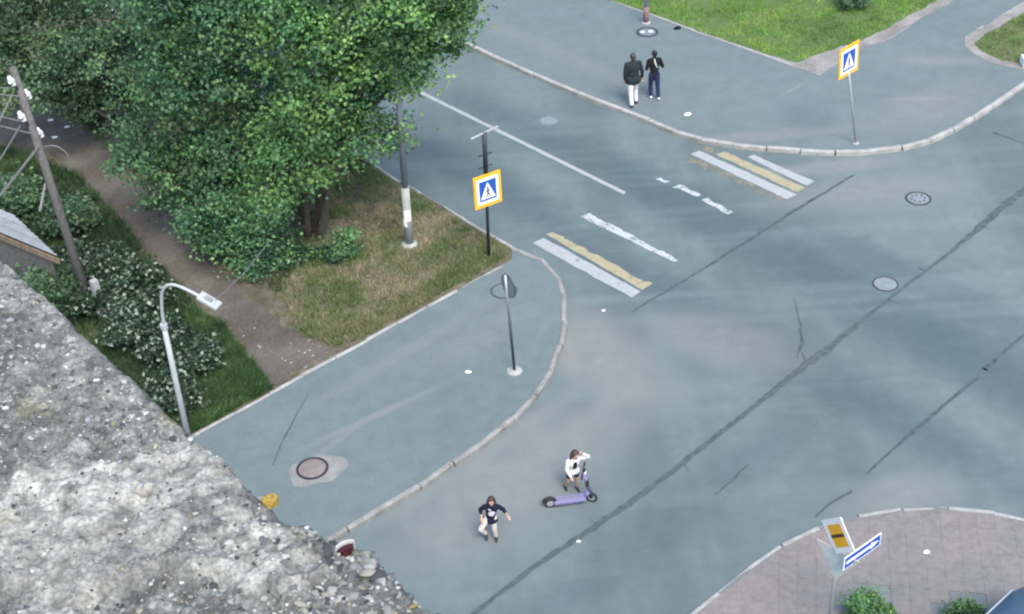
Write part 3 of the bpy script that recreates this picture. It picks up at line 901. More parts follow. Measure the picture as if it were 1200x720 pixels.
mh = manhole('brownish domed cover set in a pale concrete patch near parapet', 366, 549, PZ + 0.014, 0.32, m_rust, m_black, 0.05, dome=0.03)
bb = []
for k in range(40):
    a = 2 * math.pi * k / 40
    rad = 0.56 + 0.09 * math.sin(2 * a + 0.6) + 0.05 * math.sin(5 * a) + random.uniform(-0.02, 0.02)
    bb.append((rad * math.cos(a) * 1.05 + 0.12, rad * math.sin(a) * 0.95 - 0.06))
MB().prism(bb, -0.016, -0.008).build('concrete_surround', mat('pale_concrete', (0.20, 0.205, 0.20), 0.95, var=0.2, scale=3, bump=0.3, bscale=40), mh)
mh = manhole('round cover with two pale spots behind the walking couple', 758.5, 38, PZ, 0.30, m_iron, m_iron_d, 0.1)
for dx in (-0.16, 0.12):  # two pale discs on the cover
    MB().lathe([(0.09, 0.0), (0.09, 0.02), (0.0001, 0.021)], 12, Matrix.Translation((dx, 0.02, 0))).build('pale_spot', mat('pale_spot_tone', (0.5, 0.55, 0.56), 0.8), mh)
manhole('thin ringed cover in the pavement behind the round grey sign', 590.5, 341, PZ, 0.32, m_pave, m_iron_d, 0.035)

# ================================================================== POSTS, LAMPS, SIGNS
m_galv = mat('galvanised_steel', (0.42, 0.45, 0.47), 0.5, metal=0.55, var=0.12, scale=5)
m_lampw = mat('light_grey_paint', (0.34, 0.37, 0.38), 0.5, var=0.1, scale=6)
m_greypost = mat('grey_post_paint', (0.20, 0.225, 0.235), 0.6, var=0.2, scale=4)
m_postconc = mat('concrete_post', (0.30, 0.31, 0.30), 0.9, var=0.2, scale=5, bump=0.3)
m_darkmetal = mat('dark_metal', (0.035, 0.045, 0.055), 0.55, metal=0.3, var=0.2, scale=10)
m_paper = mat('paper', (0.78, 0.78, 0.76), 0.8, var=0.1, scale=20)
m_signyel = mat('sign_yellow', (0.80, 0.40, 0.01), 0.5, var=0.06, scale=10)
m_signwhite = mat('sign_white', (0.80, 0.80, 0.79), 0.5, var=0.06, scale=10)
m_signblue = mat('sign_blue', (0.012, 0.075, 0.36), 0.5, var=0.08, scale=10)
m_signback = mat('sign_back', (0.17, 0.22, 0.235), 0.7, metal=0.0, var=0.12, scale=8)

def arc_pts(pts, it=2):
    pts = [tuple(p) for p in pts]
    return [Vector(p) for p in smooth_poly(pts, it)]

# curved lamp in front of the bushes
B0 = G(222, 521, 0.11)
t = empty('street_lamp', B0); tag(t, 'pale curved street lamp with flat lamp head among bushes by dirt path', 'street lamp')
def wl(x, y, dy=0.0): return W(x, y, B0.y + dy) - B0
p0 = Vector((0, 0, 0)); p1 = wl(192, 382); pt = wl(189.5, 352)
MB().tube([p0 + Vector((0, 0, -0.2)), p0.lerp(p1, 0.5), p1], [0.075, 0.067, 0.06], 12).build('post', m_lampw, t, smooth=True)
MB().tube([p1 - Vector((0, 0, 0.06)), p1 + Vector((0, 0, 0.05))], [0.085, 0.085], 12).build('collar', m_lampw, t)
MB().tube(arc_pts([p1, wl(189.5, 362), wl(189, 342, -0.05), wl(196, 333, -0.1), wl(210, 335, -0.2), wl(237, 349, -0.35)], 3), 0.036, 10).build('arm', m_lampw, t, smooth=True)
h0, h1 = wl(233, 346, -0.32), wl(257, 360, -0.5)
hx = (h1 - h0).normalized(); hy = Vector((0, 0, 1)).cross(hx).normalized(); hz = hx.cross(hy)
MXh = Matrix((hx, hy, hz)).transposed().to_4x4(); MXh.translation = (h0 + h1) / 2
hl = (h1 - h0).length
hd = MB().box((0, 0, 0), (hl, 0.26, 0.09), MXh, 0.03).build('lamp_head', m_lampw, t)
MB().box((-0.02, 0, 0.062), (hl * 0.35, 0.10, 0.03), MXh, 0.008).build('heat_sink', m_greypost, hd)
MB().box((0.05, 0, -0.048), (hl * 0.6, 0.18, 0.012), MXh).build('lens', m_signwhite, hd)

# tall post through the tree
B1 = G(480, 288, 0.11)
t = empty('street_lamp', B1); tag(t, 'tall tapering lamp post with a white notice, rising into the tree', 'street lamp')
a = W(465, 96, B1.y) - B1; a = a.normalized()
MB().tube([a * 0, a * 1.9], [0.125, 0.11], 12).build('post_foot', m_postconc, t, smooth=True)
MB().tube([a * 1.9, a * 5, a * 9.2], [0.085, 0.07, 0.05], 12).build('post', m_greypost, t, smooth=True)
MB().tube([a * 9.1, a * 9.8 + Vector((0.5, 0.4, 0)), a * 10 + Vector((1.4, 1.2, 0.1))], 0.035, 8).build('arm', m_greypost, t, smooth=True)
MB().box((0, 0, 0), (0.6, 0.26, 0.10), Matrix.Translation(a * 10 + Vector((1.6, 1.4, 0.1))) @ Matrix.Rotation(0.72, 4, 'Z'), 0.03).build('lamp_head', m_lampw, t)
MB().lathe([(0.24, -0.05), (0.23, 0.06), (0.14, 0.12), (0.0001, 0.12)], 14).build('base', m_postconc, t)
for (zz, rz, hh_, w_) in ((1.05, -1.5, 0.36, 0.2), (0.82, -2.3, 0.26, 0.16)):
    pc = a * zz; b = MB(); vs = []
    for i in range(6):
        an = rz + (i / 5 - 0.5) * w_ / 0.13
        rd = 0.132
        vs += [pc + Vector((rd * math.cos(an), rd * math.sin(an), -hh_ / 2)), pc + Vector((rd * math.cos(an), rd * math.sin(an), hh_ / 2))]
    b.add(vs, [(2 * i, 2 * i + 2, 2 * i + 3, 2 * i + 1) for i in range(5)]).build('paper_notice', m_paper, t)

# far post by the lawn
B2 = G(757, 27, PZ)
t = empty('street_lamp', B2); tag(t, 'pale post with a reddish foot at the lawn edge behind the couple', 'street lamp')
MB().tube([(0, 0, 0.62), (0, 0, 4), (0, 0, 8.5)], [0.09, 0.075, 0.055], 12).build('post', m_lampw, t, smooth=True)
MB().tube([(0, 0, -0.05), (0, 0, 0.35), (0, 0, 0.62)], [0.10, 0.10, 0.095], 12).build('post_foot', mat('faded_red_paint', (0.20, 0.13, 0.13), 0.8, var=0.3, scale=12), t, smooth=True)
MB().lathe([(0.17, -0.03), (0.16, 0.03), (0.11, 0.05), (0.0001, 0.05)], 14).build('base', m_postconc, t)
MB().tube([(0, 0, 8.4), (-0.2, -0.2, 8.9), (-0.9, -0.9, 9.1)], 0.035, 8).build('arm', m_lampw, t, smooth=True)
MB().box((0, 0, 0), (0.6, 0.26, 0.10), Matrix.Translation((-1.1, -1.1, 9.1)) @ Matrix.Rotation(R(45), 4, 'Z'), 0.03).build('lamp_head', m_lampw, t)

# post with a white foot at the right edge
B3 = G(1205, 76, 0.13)
t = empty('street_lamp', B3); tag(t, 'white footed post at the right picture edge on the corner grass', 'street lamp')
MB().prism([(-0.22, -0.2), (0.22, -0.2), (0.22, 0.2), (-0.22, 0.2)], -0.05, 0.28).build('base', mat('whitewash', (0.74, 0.75, 0.74), 0.85, var=0.15, scale=8), t)
MB().tube([(0, 0, 0.28), (0, 0, 4), (0, 0, 8)], [0.09, 0.075, 0.06], 12).build('post', m_darkmetal, t, smooth=True)

def frame_for(hv_, centre, tilt=0.0):
    """sign frame: x along hv_, z up, y away from the reader"""
    x = hv_.normalized(); z = Vector((0, 0, 1)); y = z.cross(x).normalized()
    mx = Matrix((x, y, z)).transposed().to_4x4(); mx.translation = centre
    if tilt: mx = mx @ Matrix.Rotation(tilt, 4, 'Y')
    return mx
def flat(mb, poly, y0, y1, mx):
    """outline in the sign's x,z plane, between depths y0 (front) and y1"""
    n = len(poly)
    vs = [(p[0], y0, p[1]) for p in poly] + [(p[0], y1, p[1]) for p in poly]
    fs = [tuple(range(n)), tuple(range(2 * n - 1, n - 1, -1))] + [(i, n + i, n + (i + 1) % n, (i + 1) % n) for i in range(n)]
    return mb.add(vs, fs, mx)
def rect(w, h, cx=0, cz=0): return [(cx - w / 2, cz - h / 2), (cx + w / 2, cz - h / 2), (cx + w / 2, cz + h / 2), (cx - w / 2, cz + h / 2)]
def cap_line(p, q, w, n=6):
    """flat stroke with round ends"""
    p = Vector(p); q = Vector(q); a = math.atan2(q.y - p.y, q.x - p.x); out = []
    for k in range(n + 1):
        th = a - math.pi / 2 + math.pi * k / n; out.append((q.x + w / 2 * math.cos(th), q.y + w / 2 * math.sin(th)))
    for k in range(n + 1):
        th = a + math.pi / 2 + math.pi * k / n; out.append((p.x + w / 2 * math.cos(th), p.y + w / 2 * math.sin(th)))
    return out

def crossing_sign(base, axis, z_c, hv_, w, h, label, post_r, post_h, m_post, tilt=0.0):
    t = empty('crossing_sign', base); tag(t, label, 'road sign', 'pedestrian crossing signs')
    MB().tube([axis * -0.2, axis * post_h], post_r, 10).build('post', m_post, t, smooth=True)
    MB().lathe([(0.11, -0.02), (0.10, 0.02), (0.05, 0.03), (0.0001, 0.03)], 12).build('base', m_postconc, t)
    c = axis * z_c
    mx = frame_for(hv_, c, tilt); mx.translation = c - mx.col[1].to_3d() * (post_r + 0.022)
    pn = flat(MB(), rect(w, h), -0.008, 0.014, mx).build('panel', m_signyel, t)
    flat(MB(), rect(w * 0.80, h * 0.80), -0.0105, -0.0085, mx).build('white_border', m_signwhite, pn)
    flat(MB(), rect(w * 0.62, h * 0.62), -0.0135, -0.0110, mx).build('blue_field', m_signblue, pn)
    k = w * 0.62
    flat(MB(), [(-k * 0.44, -h * 0.62 * 0.40), (k * 0.44, -h * 0.62 * 0.40), (0, h * 0.62 * 0.42)], -0.0165, -0.0140, mx).build('white_triangle', m_signwhite, pn)
    b = MB(); y0, y1 = -0.0195, -0.0170
    u = h * 0.62 / 0.6
    flat(b, [(0.03 * u * math.cos(2 * math.pi * i / 10), 0.085 * u + 0.03 * u * math.sin(2 * math.pi * i / 10)) for i in range(10)], y0, y1, mx)
    for p, q, w_ in (((0, 0.05), (0.0, -0.06), 0.045), ((0, -0.06), (-0.055, -0.2), 0.03), ((0, -0.06), (0.06, -0.2), 0.03), ((0, 0.03), (-0.06, -0.04), 0.022), ((0, 0.03), (0.06, -0.03), 0.022)):
        y0 -= 0.0004; y1 -= 0.0003
        flat(b, cap_line((p[0] * u, p[1] * u), (q[0] * u, q[1] * u), w_ * u), y0, y1, mx)
    b.build('walking_figure', m_black, pn)
    for sz in (-h * 0.25, h * 0.25):
        MB().box((0, post_r * 0.5 + 0.02, sz), (0.14, post_r + 0.03, 0.03), mx).build('bracket', m_galv, t)
    return t
S1b = G(573, 302, 0.11); ax1 = (W(567.5, 155, S1b.y) - S1b); L1 = ax1.length; ax1.normalize()
cz1 = (W(570, 221.5, S1b.y) - S1b).length
hv1 = G(585, 217, cz1) - G(553.5, 228, cz1)
t = crossing_sign(S1b, ax1, cz1, hv1, hv1.length * 1.0, 0.98, 'pedestrian crossing sign on dark post with rungs, at the verge corner', 0.045, L1, m_darkmetal)
mx = frame_for(hv1, ax1 * (L1 - 0.03))
MB().tube([ax1 * (cz1 + 0.5), ax1 * L1], 0.065, 10).build('upper_post', m_darkmetal, t, smooth=True)
b = MB(); hvb = (G(582, 152, 4.3) - G(550, 167, 4.3)).normalized(); c0 = ax1 * (L1 - 0.02)
b.tube([c0 - hvb * 0.46, c0 + hvb * 0.46], 0.028, 8).build('crossbar', m_galv, t)
for zz in (L1 - 0.66, L1 - 1.02):
    c0 = ax1 * zz
    MB().tube([c0 - hv1.normalized() * 0.20, c0 + hv1.normalized() * 0.20], 0.024, 8).build('rung', m_darkmetal, t)
S2b = G(1003, 168, PZ); ax2 = (W(993, 70, S2b.y) - S2b); cz2 = ax2.length; ax2.normalize()
hv2 = G(1005.5, 64.5, cz2) - G(981, 76.5, cz2)
crossing_sign(S2b, ax2, cz2, hv2, 0.84, 0.98, 'pedestrian crossing sign on thin leaning post at the far kerb', 0.032, cz2 + 0.45, m_galv, tilt=R(-4))

# round sign seen from behind
B = G(603, 435, PZ); ax = W(592, 323, B.y) - B; L = ax.length; ax.normalize()
t = empty('round_sign', B); tag(t, 'round grey-backed sign on a thin post on the near pavement', 'road sign')
MB().tube([ax * -0.1, ax * L * 0.55], 0.036, 10).build('post', m_darkmetal, t, smooth=True)
MB().tube([ax * L * 0.55, ax * L], 0.034, 10).build('upper_post', m_galv, t, smooth=True)
MB().lathe([(0.2, -0.02), (0.19, 0.015), (0.07, 0.05), (0.0001, 0.05)], 14).build('base', m_postconc, t)
mx = frame_for(Vector((math.cos(R(-60)), math.sin(R(-60)), 0)), ax * (L - 0.33)); mx.translation = ax * (L - 0.33) + mx.col[1].to_3d() * 0.06
circ = lambda r, n=28: [(r * math.cos(2 * math.pi * i / n), r * math.sin(2 * math.pi * i / n)) for i in range(n)]
pl_ = flat(MB(), circ(0.29), -0.006, 0.006, mx).build('plate', m_signback, t)
b = MB(); b.lathe([(0.284, -0.012), (0.298, -0.012), (0.298, 0.012), (0.284, 0.012)], 28, mx @ Matrix.Rotation(R(90), 4, 'X'), closed=True); b.build('rim', m_darkmetal, pl_)
flat(MB(), circ(0.275), 0.007, 0.009, mx).build('face', mat('sign_face_faded', (0.55, 0.30, 0.30), 0.5, var=0.1), pl_)

# end-of-priority diamond, give-way triangle and one-way arrow on one post
B = G(968.5, 752, IZ); t = empty('sign_post', B)
tag(t, 'post with yellow diamond, pale triangle and blue arrow on the slab corner', 'road sign')
MB().tube([(0, 0, -0.1), (0, 0, 3.35)], 0.032, 10).build('post', m_galv, t, smooth=True)
MB().lathe([(0.12, -0.02), (0.11, 0.02), (0.05, 0.04), (0.0001, 0.04)], 12).build('base', m_postconc, t)
def wb(x, y, dy=0.0): return W(x, y, B.y + dy) - B
hvd = (G(1000, 645, 3) - G(964, 611, 3)).normalized()
mx = frame_for(hvd, wb(982.3, 628, -0.06))
H5 = 0.47
dia = lambda r: [(0, -r), (r, 0), (0, r), (-r, 0)]
pn = flat(MB(), dia(H5), -0.006, 0.008, mx).build('diamond_panel', m_signwhite, t); tag(pn, 'white diamond plate with yellow centre and dark stripe')
flat(MB(), dia(H5 * 0.66), -0.009, -0.0065, mx).build('yellow_field', m_signyel, pn)
k = H5 * 0.66 / 2; e = 0.022
flat(MB(), [(-k - e, -k + e), (-k + e, -k - e), (k + e, k - e), (k - e, k + e)], -0.012, -0.0095, mx).build('stripe', mat('dark_brown_stripe', (0.06, 0.035, 0.012), 0.6), pn)
hvg = (G(1003, 658, 2.5) - G(963, 636, 2.5)).normalized()
ctr = wb(981, 657, -0.05)
mx = frame_for(hvg, ctr)
tri = lambda r: [(-r, r * 0.58), (0, -r * 1.15), (r, r * 0.58)]
pn = flat(MB(), tri(0.46), -0.006, 0.008, mx).build('triangle_panel', mat('faded_sign_edge', (0.52, 0.50, 0.44), 0.6), t); tag(pn, 'pale faded triangle plate, point down')
flat(MB(), tri(0.38), -0.009, -0.0065, mx).build('triangle_field', mat('faded_sign_white', (0.46, 0.53, 0.53), 0.6), pn)
hva = (G(1033, 631, 2.5) - G(989, 662, 2.5)).normalized()
mx = frame_for(hva, wb(1010.5, 646.5, -0.16))
AW = 1.0
pn = flat(MB(), [(-AW / 2, -0.16), (AW / 2, -0.16), (AW / 2, 0.16), (-AW / 2, 0.16)], -0.006, 0.008, mx).build('arrow_panel', m_signwhite, t); tag(pn, 'long blue plate with a white arrow')
flat(MB(), rect(AW - 0.05, 0.27), -0.009, -0.0065, mx).build('blue_field', m_signblue, pn)
flat(MB(), [(-AW * 0.44, -0.035), (AW * 0.22, -0.035), (AW * 0.22, -0.085), (AW * 0.44, 0), (AW * 0.22, 0.085), (AW * 0.22, 0.035), (-AW * 0.44, 0.035)], -0.012, -0.0095, mx).build('arrow', m_signwhite, pn)
MB().tube([(0, 0, 2.2), tuple(wb(990, 661, 0.0))], 0.018, 8).build('bracket', m_galv, t)
MB().tube([(0, 0, 3.0), tuple(wb(982.3, 628, -0.045))], 0.018, 8).build('bracket', m_galv, t)
MB().tube([(0, 0, 2.35), tuple(wb(980, 657, 0.06))], 0.018, 8).build('bracket', m_galv, t)

# leaning utility pole
m_wood = mat('weathered_wood', (0.115, 0.11, 0.105), 0.9, var=0.3, scale=9, bump=0.4, bscale=60)
m_porc = mat('white_porcelain', (0.72, 0.74, 0.74), 0.3, var=0.05)
m_wire = mat('grey_wire', (0.17, 0.18, 0.18), 0.6, metal=0.3, var=0.1)
BU = G(110, 372, 0.11); axu = W(15, 79, BU.y) - BU; LU = axu.length; axu.normalize()
t = empty('utility_pole', BU); tag(t, 'leaning weathered wooden utility pole with white insulators on the left', 'utility pole')
MB().tube([axu * -0.2, axu * LU * 0.5, axu * LU], [0.125, 0.11, 0.085], 10).build('pole', m_wood, t, smooth=True)
def wu(x, y, dy=0.0): return W(x, y, BU.y + dy) - BU
sp0, sp1 = wu(116, 372), wu(105, 327)
mxs = frame_for(Vector((1, 0, 0)), Vector((0, 0, 0)))
MB().tube([sp0 + Vector((0.12, -0.08, -0.3)), sp1 + Vector((0.12, -0.08, 0))], [0.14, 0.12], 4).build('concrete_stub', m_postconc, t)
ins = []
for (l, r_) in (((13, 98), (35, 116)), ((25, 139), (49, 161))):
    pa, pb = wu(*l, -0.25), wu(*r_, 0.25)
    arm = MB().tube([pa, pb], 0.03, 6).build('crossarm', m_darkmetal, t)
    for f in (0.0, 0.14, 0.86, 1.0):
        q = pa.lerp(pb, f) ; q2 = q + Vector((0, 0, 0.16))
        MB().lathe([(0.0001, -0.01), (0.055, 0.0), (0.075, 0.04), (0.05, 0.10), (0.062, 0.13), (0.035, 0.19), (0.0001, 0.20)], 10, Matrix.Translation(q)).build('insulator', m_porc, arm, smooth=True)
        ins.append(BU + q2)
MB().tube(arc_pts([wu(52, 172), wu(66, 170), wu(82, 182), wu(80, 200)], 3), 0.014, 5).build('loose_cable', m_wire, t)
MB().tube([wu(53, 216), wu(47, 247)], 0.03, 5).build('hanging_strap', m_postconc, t)
# wires leaving it to the left
def wire(p, q, sag, label, r=0.014, m=m_wire):
    pts = []
    for i in range(13):
        f = i / 12; v = p.lerp(q, f); v.z -= sag * 4 * f * (1 - f); pts.append(v)
    o = MB().tube(pts, r, 5).build('overhead_wire', m)
    return tag(o, label, 'wire', 'wires on the utility pole')
for (x0, y0, x1, y1, k, lab) in ((15, 103, 0, 101.5, 0, 'topmost flat wire running left from the utility pole'), (22, 113, 0, 109, 1, 'second flat wire running left from the utility pole'),
        (27, 143, 0, 135, 4, 'third flat wire, at the lower insulators of the utility pole'), (38, 157, 0, 146, 5, 'lowest flat wire running left from the utility pole'),
        (14, 111, 0, 134, 0, 'short steep wire dropping left from the upper insulators'), (24, 147, 0, 181, 4, 'long steep wire dropping left from the lower insulators'), (46, 171, 0, 224, 5, 'thick steep stay dropping left from below the insulators')):
    p = W(x0, y0, BU.y - 0.1)
    q = W(x0 + (x1 - x0) * 14, y0 + (y1 - y0) * 14, BU.y - (0.5 if y1 < y0 else 4)) if y1 < y0 else W(x0 + (x1 - x0) * 5, y0 + (y1 - y0) * 5, BU.y - 2.0)
    wire(p, q, 0.15, lab, 0.03 if 'thick' in lab else 0.018)

# corner of a shed
c1, c0_ = G(16, 253, 2.2), G(67, 300, 2.2)
e1 = c1 - c0_; e2 = (G(19, 288, 2.2) - G(62, 305, 2.2)); e2.z = 0; e2.normalize()
t = empty('shed', (c0_.x, c0_.y, 0.11)); tag(t, 'low shed with grey corrugated roof half hidden behind the parapet', 'shed')
m_slate = mat('corrugated_slate', (0.30, 0.33, 0.345), 0.85, var=0.2, scale=5, bump=0.2)
n_sh = 3
for k in range(n_sh):
    b = MB(); vs = []; nu = 25
    for i in range(nu):
        f = (k + i / (nu - 1)) / n_sh * 1.0
        p = e1 * (f + 0.004 * k)
        zz = 2.09 + 0.035 * math.sin(f * n_sh * 2 * math.pi * 4) + 0.012 * k
        for v_ in (0.0, 3.0):
            q = p + e2 * (v_ + (random.uniform(0, 0.04) if v_ == 0 else 0)); vs.append((q.x, q.y, zz + v_ * 0.02))
    b.add(vs, [(2 * i, 2 * i + 1, 2 * i + 3, 2 * i + 2) for i in range(nu - 1)])
    o = b.build('roof_sheet', m_slate, t)
    sm = o.modifiers.new('solid', 'SOLIDIFY'); sm.thickness = 0.012
m_board = mat('bare_timber', (0.20, 0.15, 0.10), 0.85, var=0.3, scale=6)
def pbox(name, p, q, w, h, m):
    d = q - p; L_2 = d.length
    x = d.normalized(); y = Vector((0, 0, 1)).cross(x).normalized(); z = x.cross(y)
    mm_ = Matrix((x, y, z)).transposed().to_4x4(); mm_.translation = (p + q) / 2
    return MB().box((0, 0, 0), (L_2, w, h), mm_, 0.006).build(name, m, t)
off = -e1.normalized() * 0.04
pbox('fascia_board', Vector((0, 0, 1.93)) + off, e2 * 3 + Vector((0, 0, 1.93 + 0.06)) + off, 0.03, 0.18, m_board)
ww = MB(); a1 = e1 * 0.08 + e2 * 0.15; a2 = e1 * 0.95 + e2 * 0.15; a3 = e1 * 0.95 + e2 * 2.9; a4 = e1 * 0.08 + e2 * 2.9
ww.prism([xy(p) for p in (a1, a2, a3, a4)], 0, 2.02).build('wall', m_wood, t)

# ================================================================== VEGETATION
m_leaf = leaf_mat('leaves')
m_grass = leaf_mat('grass_blades', 0.7, 0.25)
m_bark = mat('bark', (0.065, 0.056, 0.047), 0.95, var=0.35, scale=6, bump=0.8, bscale=18)
PAL = {
    'bright': ([(0.115, 0.225, 0.080), (0.088, 0.190, 0.080), (0.165, 0.285, 0.090), (0.060, 0.140, 0.070)], 0.45),
    'mid': ([(0.095, 0.195, 0.086), (0.072, 0.162, 0.082), (0.132, 0.240, 0.094), (0.050, 0.116, 0.068)], 0.45),
    'cool': ([(0.095, 0.175, 0.092), (0.075, 0.145, 0.085), (0.130, 0.205, 0.098), (0.062, 0.118, 0.072)], 0.28),
    'pale': ([(0.34, 0.41, 0.33), (0.17, 0.25, 0.17), (0.036, 0.075, 0.038), (0.03, 0.062, 0.032), (0.024, 0.052, 0.028), (0.034, 0.068, 0.035), (0.026, 0.056, 0.03), (0.036, 0.072, 0.038)], 0.15),  # the dark leaf tones carry the left strip's shade in their colour
    'lawnleaf': ([(0.08, 0.13, 0.03), (0.055, 0.10, 0.025), (0.10, 0.14, 0.045)], 0.2),
}
def leaf_mesh(name, P, Nrm, size, C, rg, fold=0.25):
    """a folded lozenge leaf for each point"""
    n = len(P)
    Nrm = Nrm / np.linalg.norm(Nrm, axis=1, keepdims=True)
    r = rg.normal(size=(n, 3)); r[:, 2] -= 0.45           # tips hang a little
    A = r - (r * Nrm).sum(1, keepdims=True) * Nrm; A /= np.linalg.norm(A, axis=1, keepdims=True)
    B = np.cross(Nrm, A)
    L = size[:, None]; w = (size * rg.uniform(0.30, 0.44, n))[:, None]
    V = np.stack([P - A * L * 0.5, P + B * w + Nrm * w * fold - A * L * 0.05, P + A * L * 0.5 - Nrm * L * 0.12, P - B * w + Nrm * w * fold - A * L * 0.05], 1).reshape(-1, 3)
    k = np.arange(n)[:, None] * 4
    F = np.concatenate([k + np.array([[0, 1, 2]]), k + np.array([[0, 2, 3]])])
    return fastmesh(name, V, F, np.repeat(C, 4, 0))

def crown(lobes, n_leaf, leaf, pal, seed, clump=0.34, top_pal=None):
    """lobes: (centre, radius) -> leaf points in clumps spread through their volume"""
    rg = np.random.default_rng(seed)
    lobes = [(c, r * 0.78) for c, r in lobes]
    vol = np.array([l[1] ** 2.3 for l in lobes]); vol /= vol.sum()
    Ps, Ns, Cs, Ss, twigs = [], [], [], [], []
    per = 60
    for (c, r), f in zip(lobes, vol):
        nc = max(3, int(n_leaf * f / per)); lobe_f = rg.uniform(0.78, 1.25)
        c = np.array(c)
        d = rg.normal(size=(nc, 3)); d[:, 2] += 0.15; d /= np.linalg.norm(d, axis=1, keepdims=True)
        rad = r * rg.uniform(0.2, 1.0, nc) ** 0.28 * rg.uniform(0.85, 1.18, nc)
        cc = c + d * rad[:, None] * np.array([1, 1, 0.82])
        for q, dd in zip(cc, d):
            k = int(per * rg.uniform(0.5, 1.5)); cs_ = clump * rg.uniform(0.6, 1.35)
            p = rg.normal(size=(k, 3)) * cs_ * np.array([0.62, 0.62, 0.42]) + q
            nr = rg.normal(size=(k, 3)) * 0.75 + dd * 0.55 + np.array([0, 0, 0.75])
            P_, va = PAL[pal]
            if pal == 'pale': tone = np.array(P_)[rg.choice(len(P_), k)]
            else: tone = np.array(P_)[np.where(rg.random(k) < 0.75, rg.integers(len(P_)), rg.choice(len(P_), k))] * lobe_f * np.clip(1 + va * 0.8 * rg.normal(), 0.5, 1.6)
            tone = np.clip(tone * rg.uniform(0.85, 1.15, (k, 1)), 0.008, 0.5)
            Ps.append(p); Ns.append(nr); Cs.append(tone); Ss.append(leaf * rg.uniform(0.65, 1.3, k))
            twigs.append((c, q))
    return np.concatenate(Ps), np.concatenate(Ns), np.concatenate(Ss), np.concatenate(Cs), twigs, rg

def plant(name, label, cat, base, lobes, n_leaf, leaf, pal, seed, trunks=((0, 0, 0.16),), clump=0.34, group=None, part=('trunk', 'crown'), forks=None, n_twig=60):
    t = empty(name, base); tag(t, label, cat, group)
    base = Vector(base)
    lb = [((Vector(c) - base), r) for c, r in lobes]
    P, N, S, C, tw, rg = crown([(tuple(c), r) for c, r in lb], n_leaf, leaf, pal, seed, clump)
    link(part[1], leaf_mesh(part[1], P, N, S, C, rg), m_leaf, t)
    b = MB(); rd = random.Random(seed)
    top = sum((c for c, r in lb), Vector()) / len(lb)
    for ti, (dx, dy, r0) in enumerate(trunks):
        st = Vector((dx, dy, -0.1)); fk = st.lerp(Vector((top.x + dx * 2, top.y + dy * 2, top.z * 0.55)), 0.75)
        if forks: fk = forks[ti] - base
        mid = st.lerp(fk, 0.5) + Vector((rd.uniform(-.12, .12), rd.uniform(-.12, .12), 0))
        b.tube([st, st.lerp(mid, 0.25), mid, fk], [r0 * 1.25, r0, r0 * 0.85, r0 * 0.6], 9)
        near = sorted(lb, key=lambda q: (q[0] - fk).length)[:max(4, len(lb) * 2 // (len(trunks) + 1))]
        for c, r in near:
            m_ = fk.lerp(c, 0.5) + Vector((rd.uniform(-.2, .2), rd.uniform(-.2, .2), rd.uniform(0, .35)))
            b.tube([fk, m_, c, c + (c - fk).normalized() * r * 0.6], [r0 * 0.5, r0 * 0.34, r0 * 0.2, r0 * 0.08], 6)
    for k in rd.sample(range(len(tw)), min(n_twig, len(tw))):
        c, q = Vector(tw[k][0]), Vector(tw[k][1])
        b.tube([c, c.lerp(q, 0.6) + Vector((0, 0, 0.05)), q], [r0 * 0.14, r0 * 0.10, r0 * 0.05], 4, caps=False)
    b.build(part[0], m_bark, t, smooth=True)
    return t

def lob(Y, *l): return [(W(x, y, Y + (d[0] if d else 0)), r) for x, y, r, *d in l]
# the big tree at the corner
Yt = G(374, 280, 0.11).y
plant('leafy_tree', 'tall bright green tree with forked trunk, overhanging the road at the verge corner', 'tree', G(372, 279, 0.11),
    lob(Yt, (455, 62, 1.45), (405, 25, 1.7), (500, 22, 1.25), (528, 30, 0.8), (515, -10, 1.3), (480, -55, 1.8), (420, -60, 1.8), (385, 95, 1.4), (430, 120, 1.1), (350, 60, 1.5), (345, 150, 1.3), (400, 165, 1.0), (455, 160, 0.62), (440, 88, 1.0, -0.9), (520, 62, 0.5), (350, 0, 1.6), (330, 205, 0.95), (400, 168, 0.75, -0.9), (440, 168, 0.55, -0.7), (362, 190, 0.9, -1.0), (470, 150, 0.45, -0.5), (318, 215, 1.0, -0.8), (375, 130, 1.1, -1.0), (470, 95, 0.75), (545, 5, 0.55), (455, 108, 0.5), (468, 70, 0.7, -1.3), (462, 25, 0.9, -1.3), (468, -15, 0.9, -1.3), (505, 60, 0.55), (535, 55, 0.4), (490, 85, 0.4)),
    44000, 0.118, 'bright', 11, clump=0.40, trunks=((0.05, 0, 0.13), (-0.28, 0.12, 0.11), (-0.1, 0.3, 0.08)), forks=(W(394, 172, Yt), W(364, 178, Yt), W(380, 190, Yt + 0.3)))
plant('leafy_tree', 'broad mid green tree left of the forked trunk, drooping over the path', 'tree', G(300, 262, 0.11),
    lob(Yt + 1.3, (235, 60, 1.7), (285, 5, 1.8), (205, 140, 1.4), (172, 185, 0.85, -0.6), (255, 185, 1.3, -0.6), (300, 120, 1.5), (148, 192, 0.5, -0.6), (275, 235, 1.05, -0.8), (225, -45, 1.9), (320, -40, 1.9), (200, 15, 1.3), (230, 110, 1.4, -0.8), (320, 175, 1.1, -0.5), (180, 95, 0.9), (215, 205, 0.8, -0.7), (158, 200, .6, -1.2), (190, 222, .7, -1.2), (222, 240, .7, -1.2), (250, 255, .7, -1.2)),
    40000, 0.122, 'mid', 12, clump=0.40, trunks=((0, 0, 0.15), (0.4, 0.2, 0.11)))
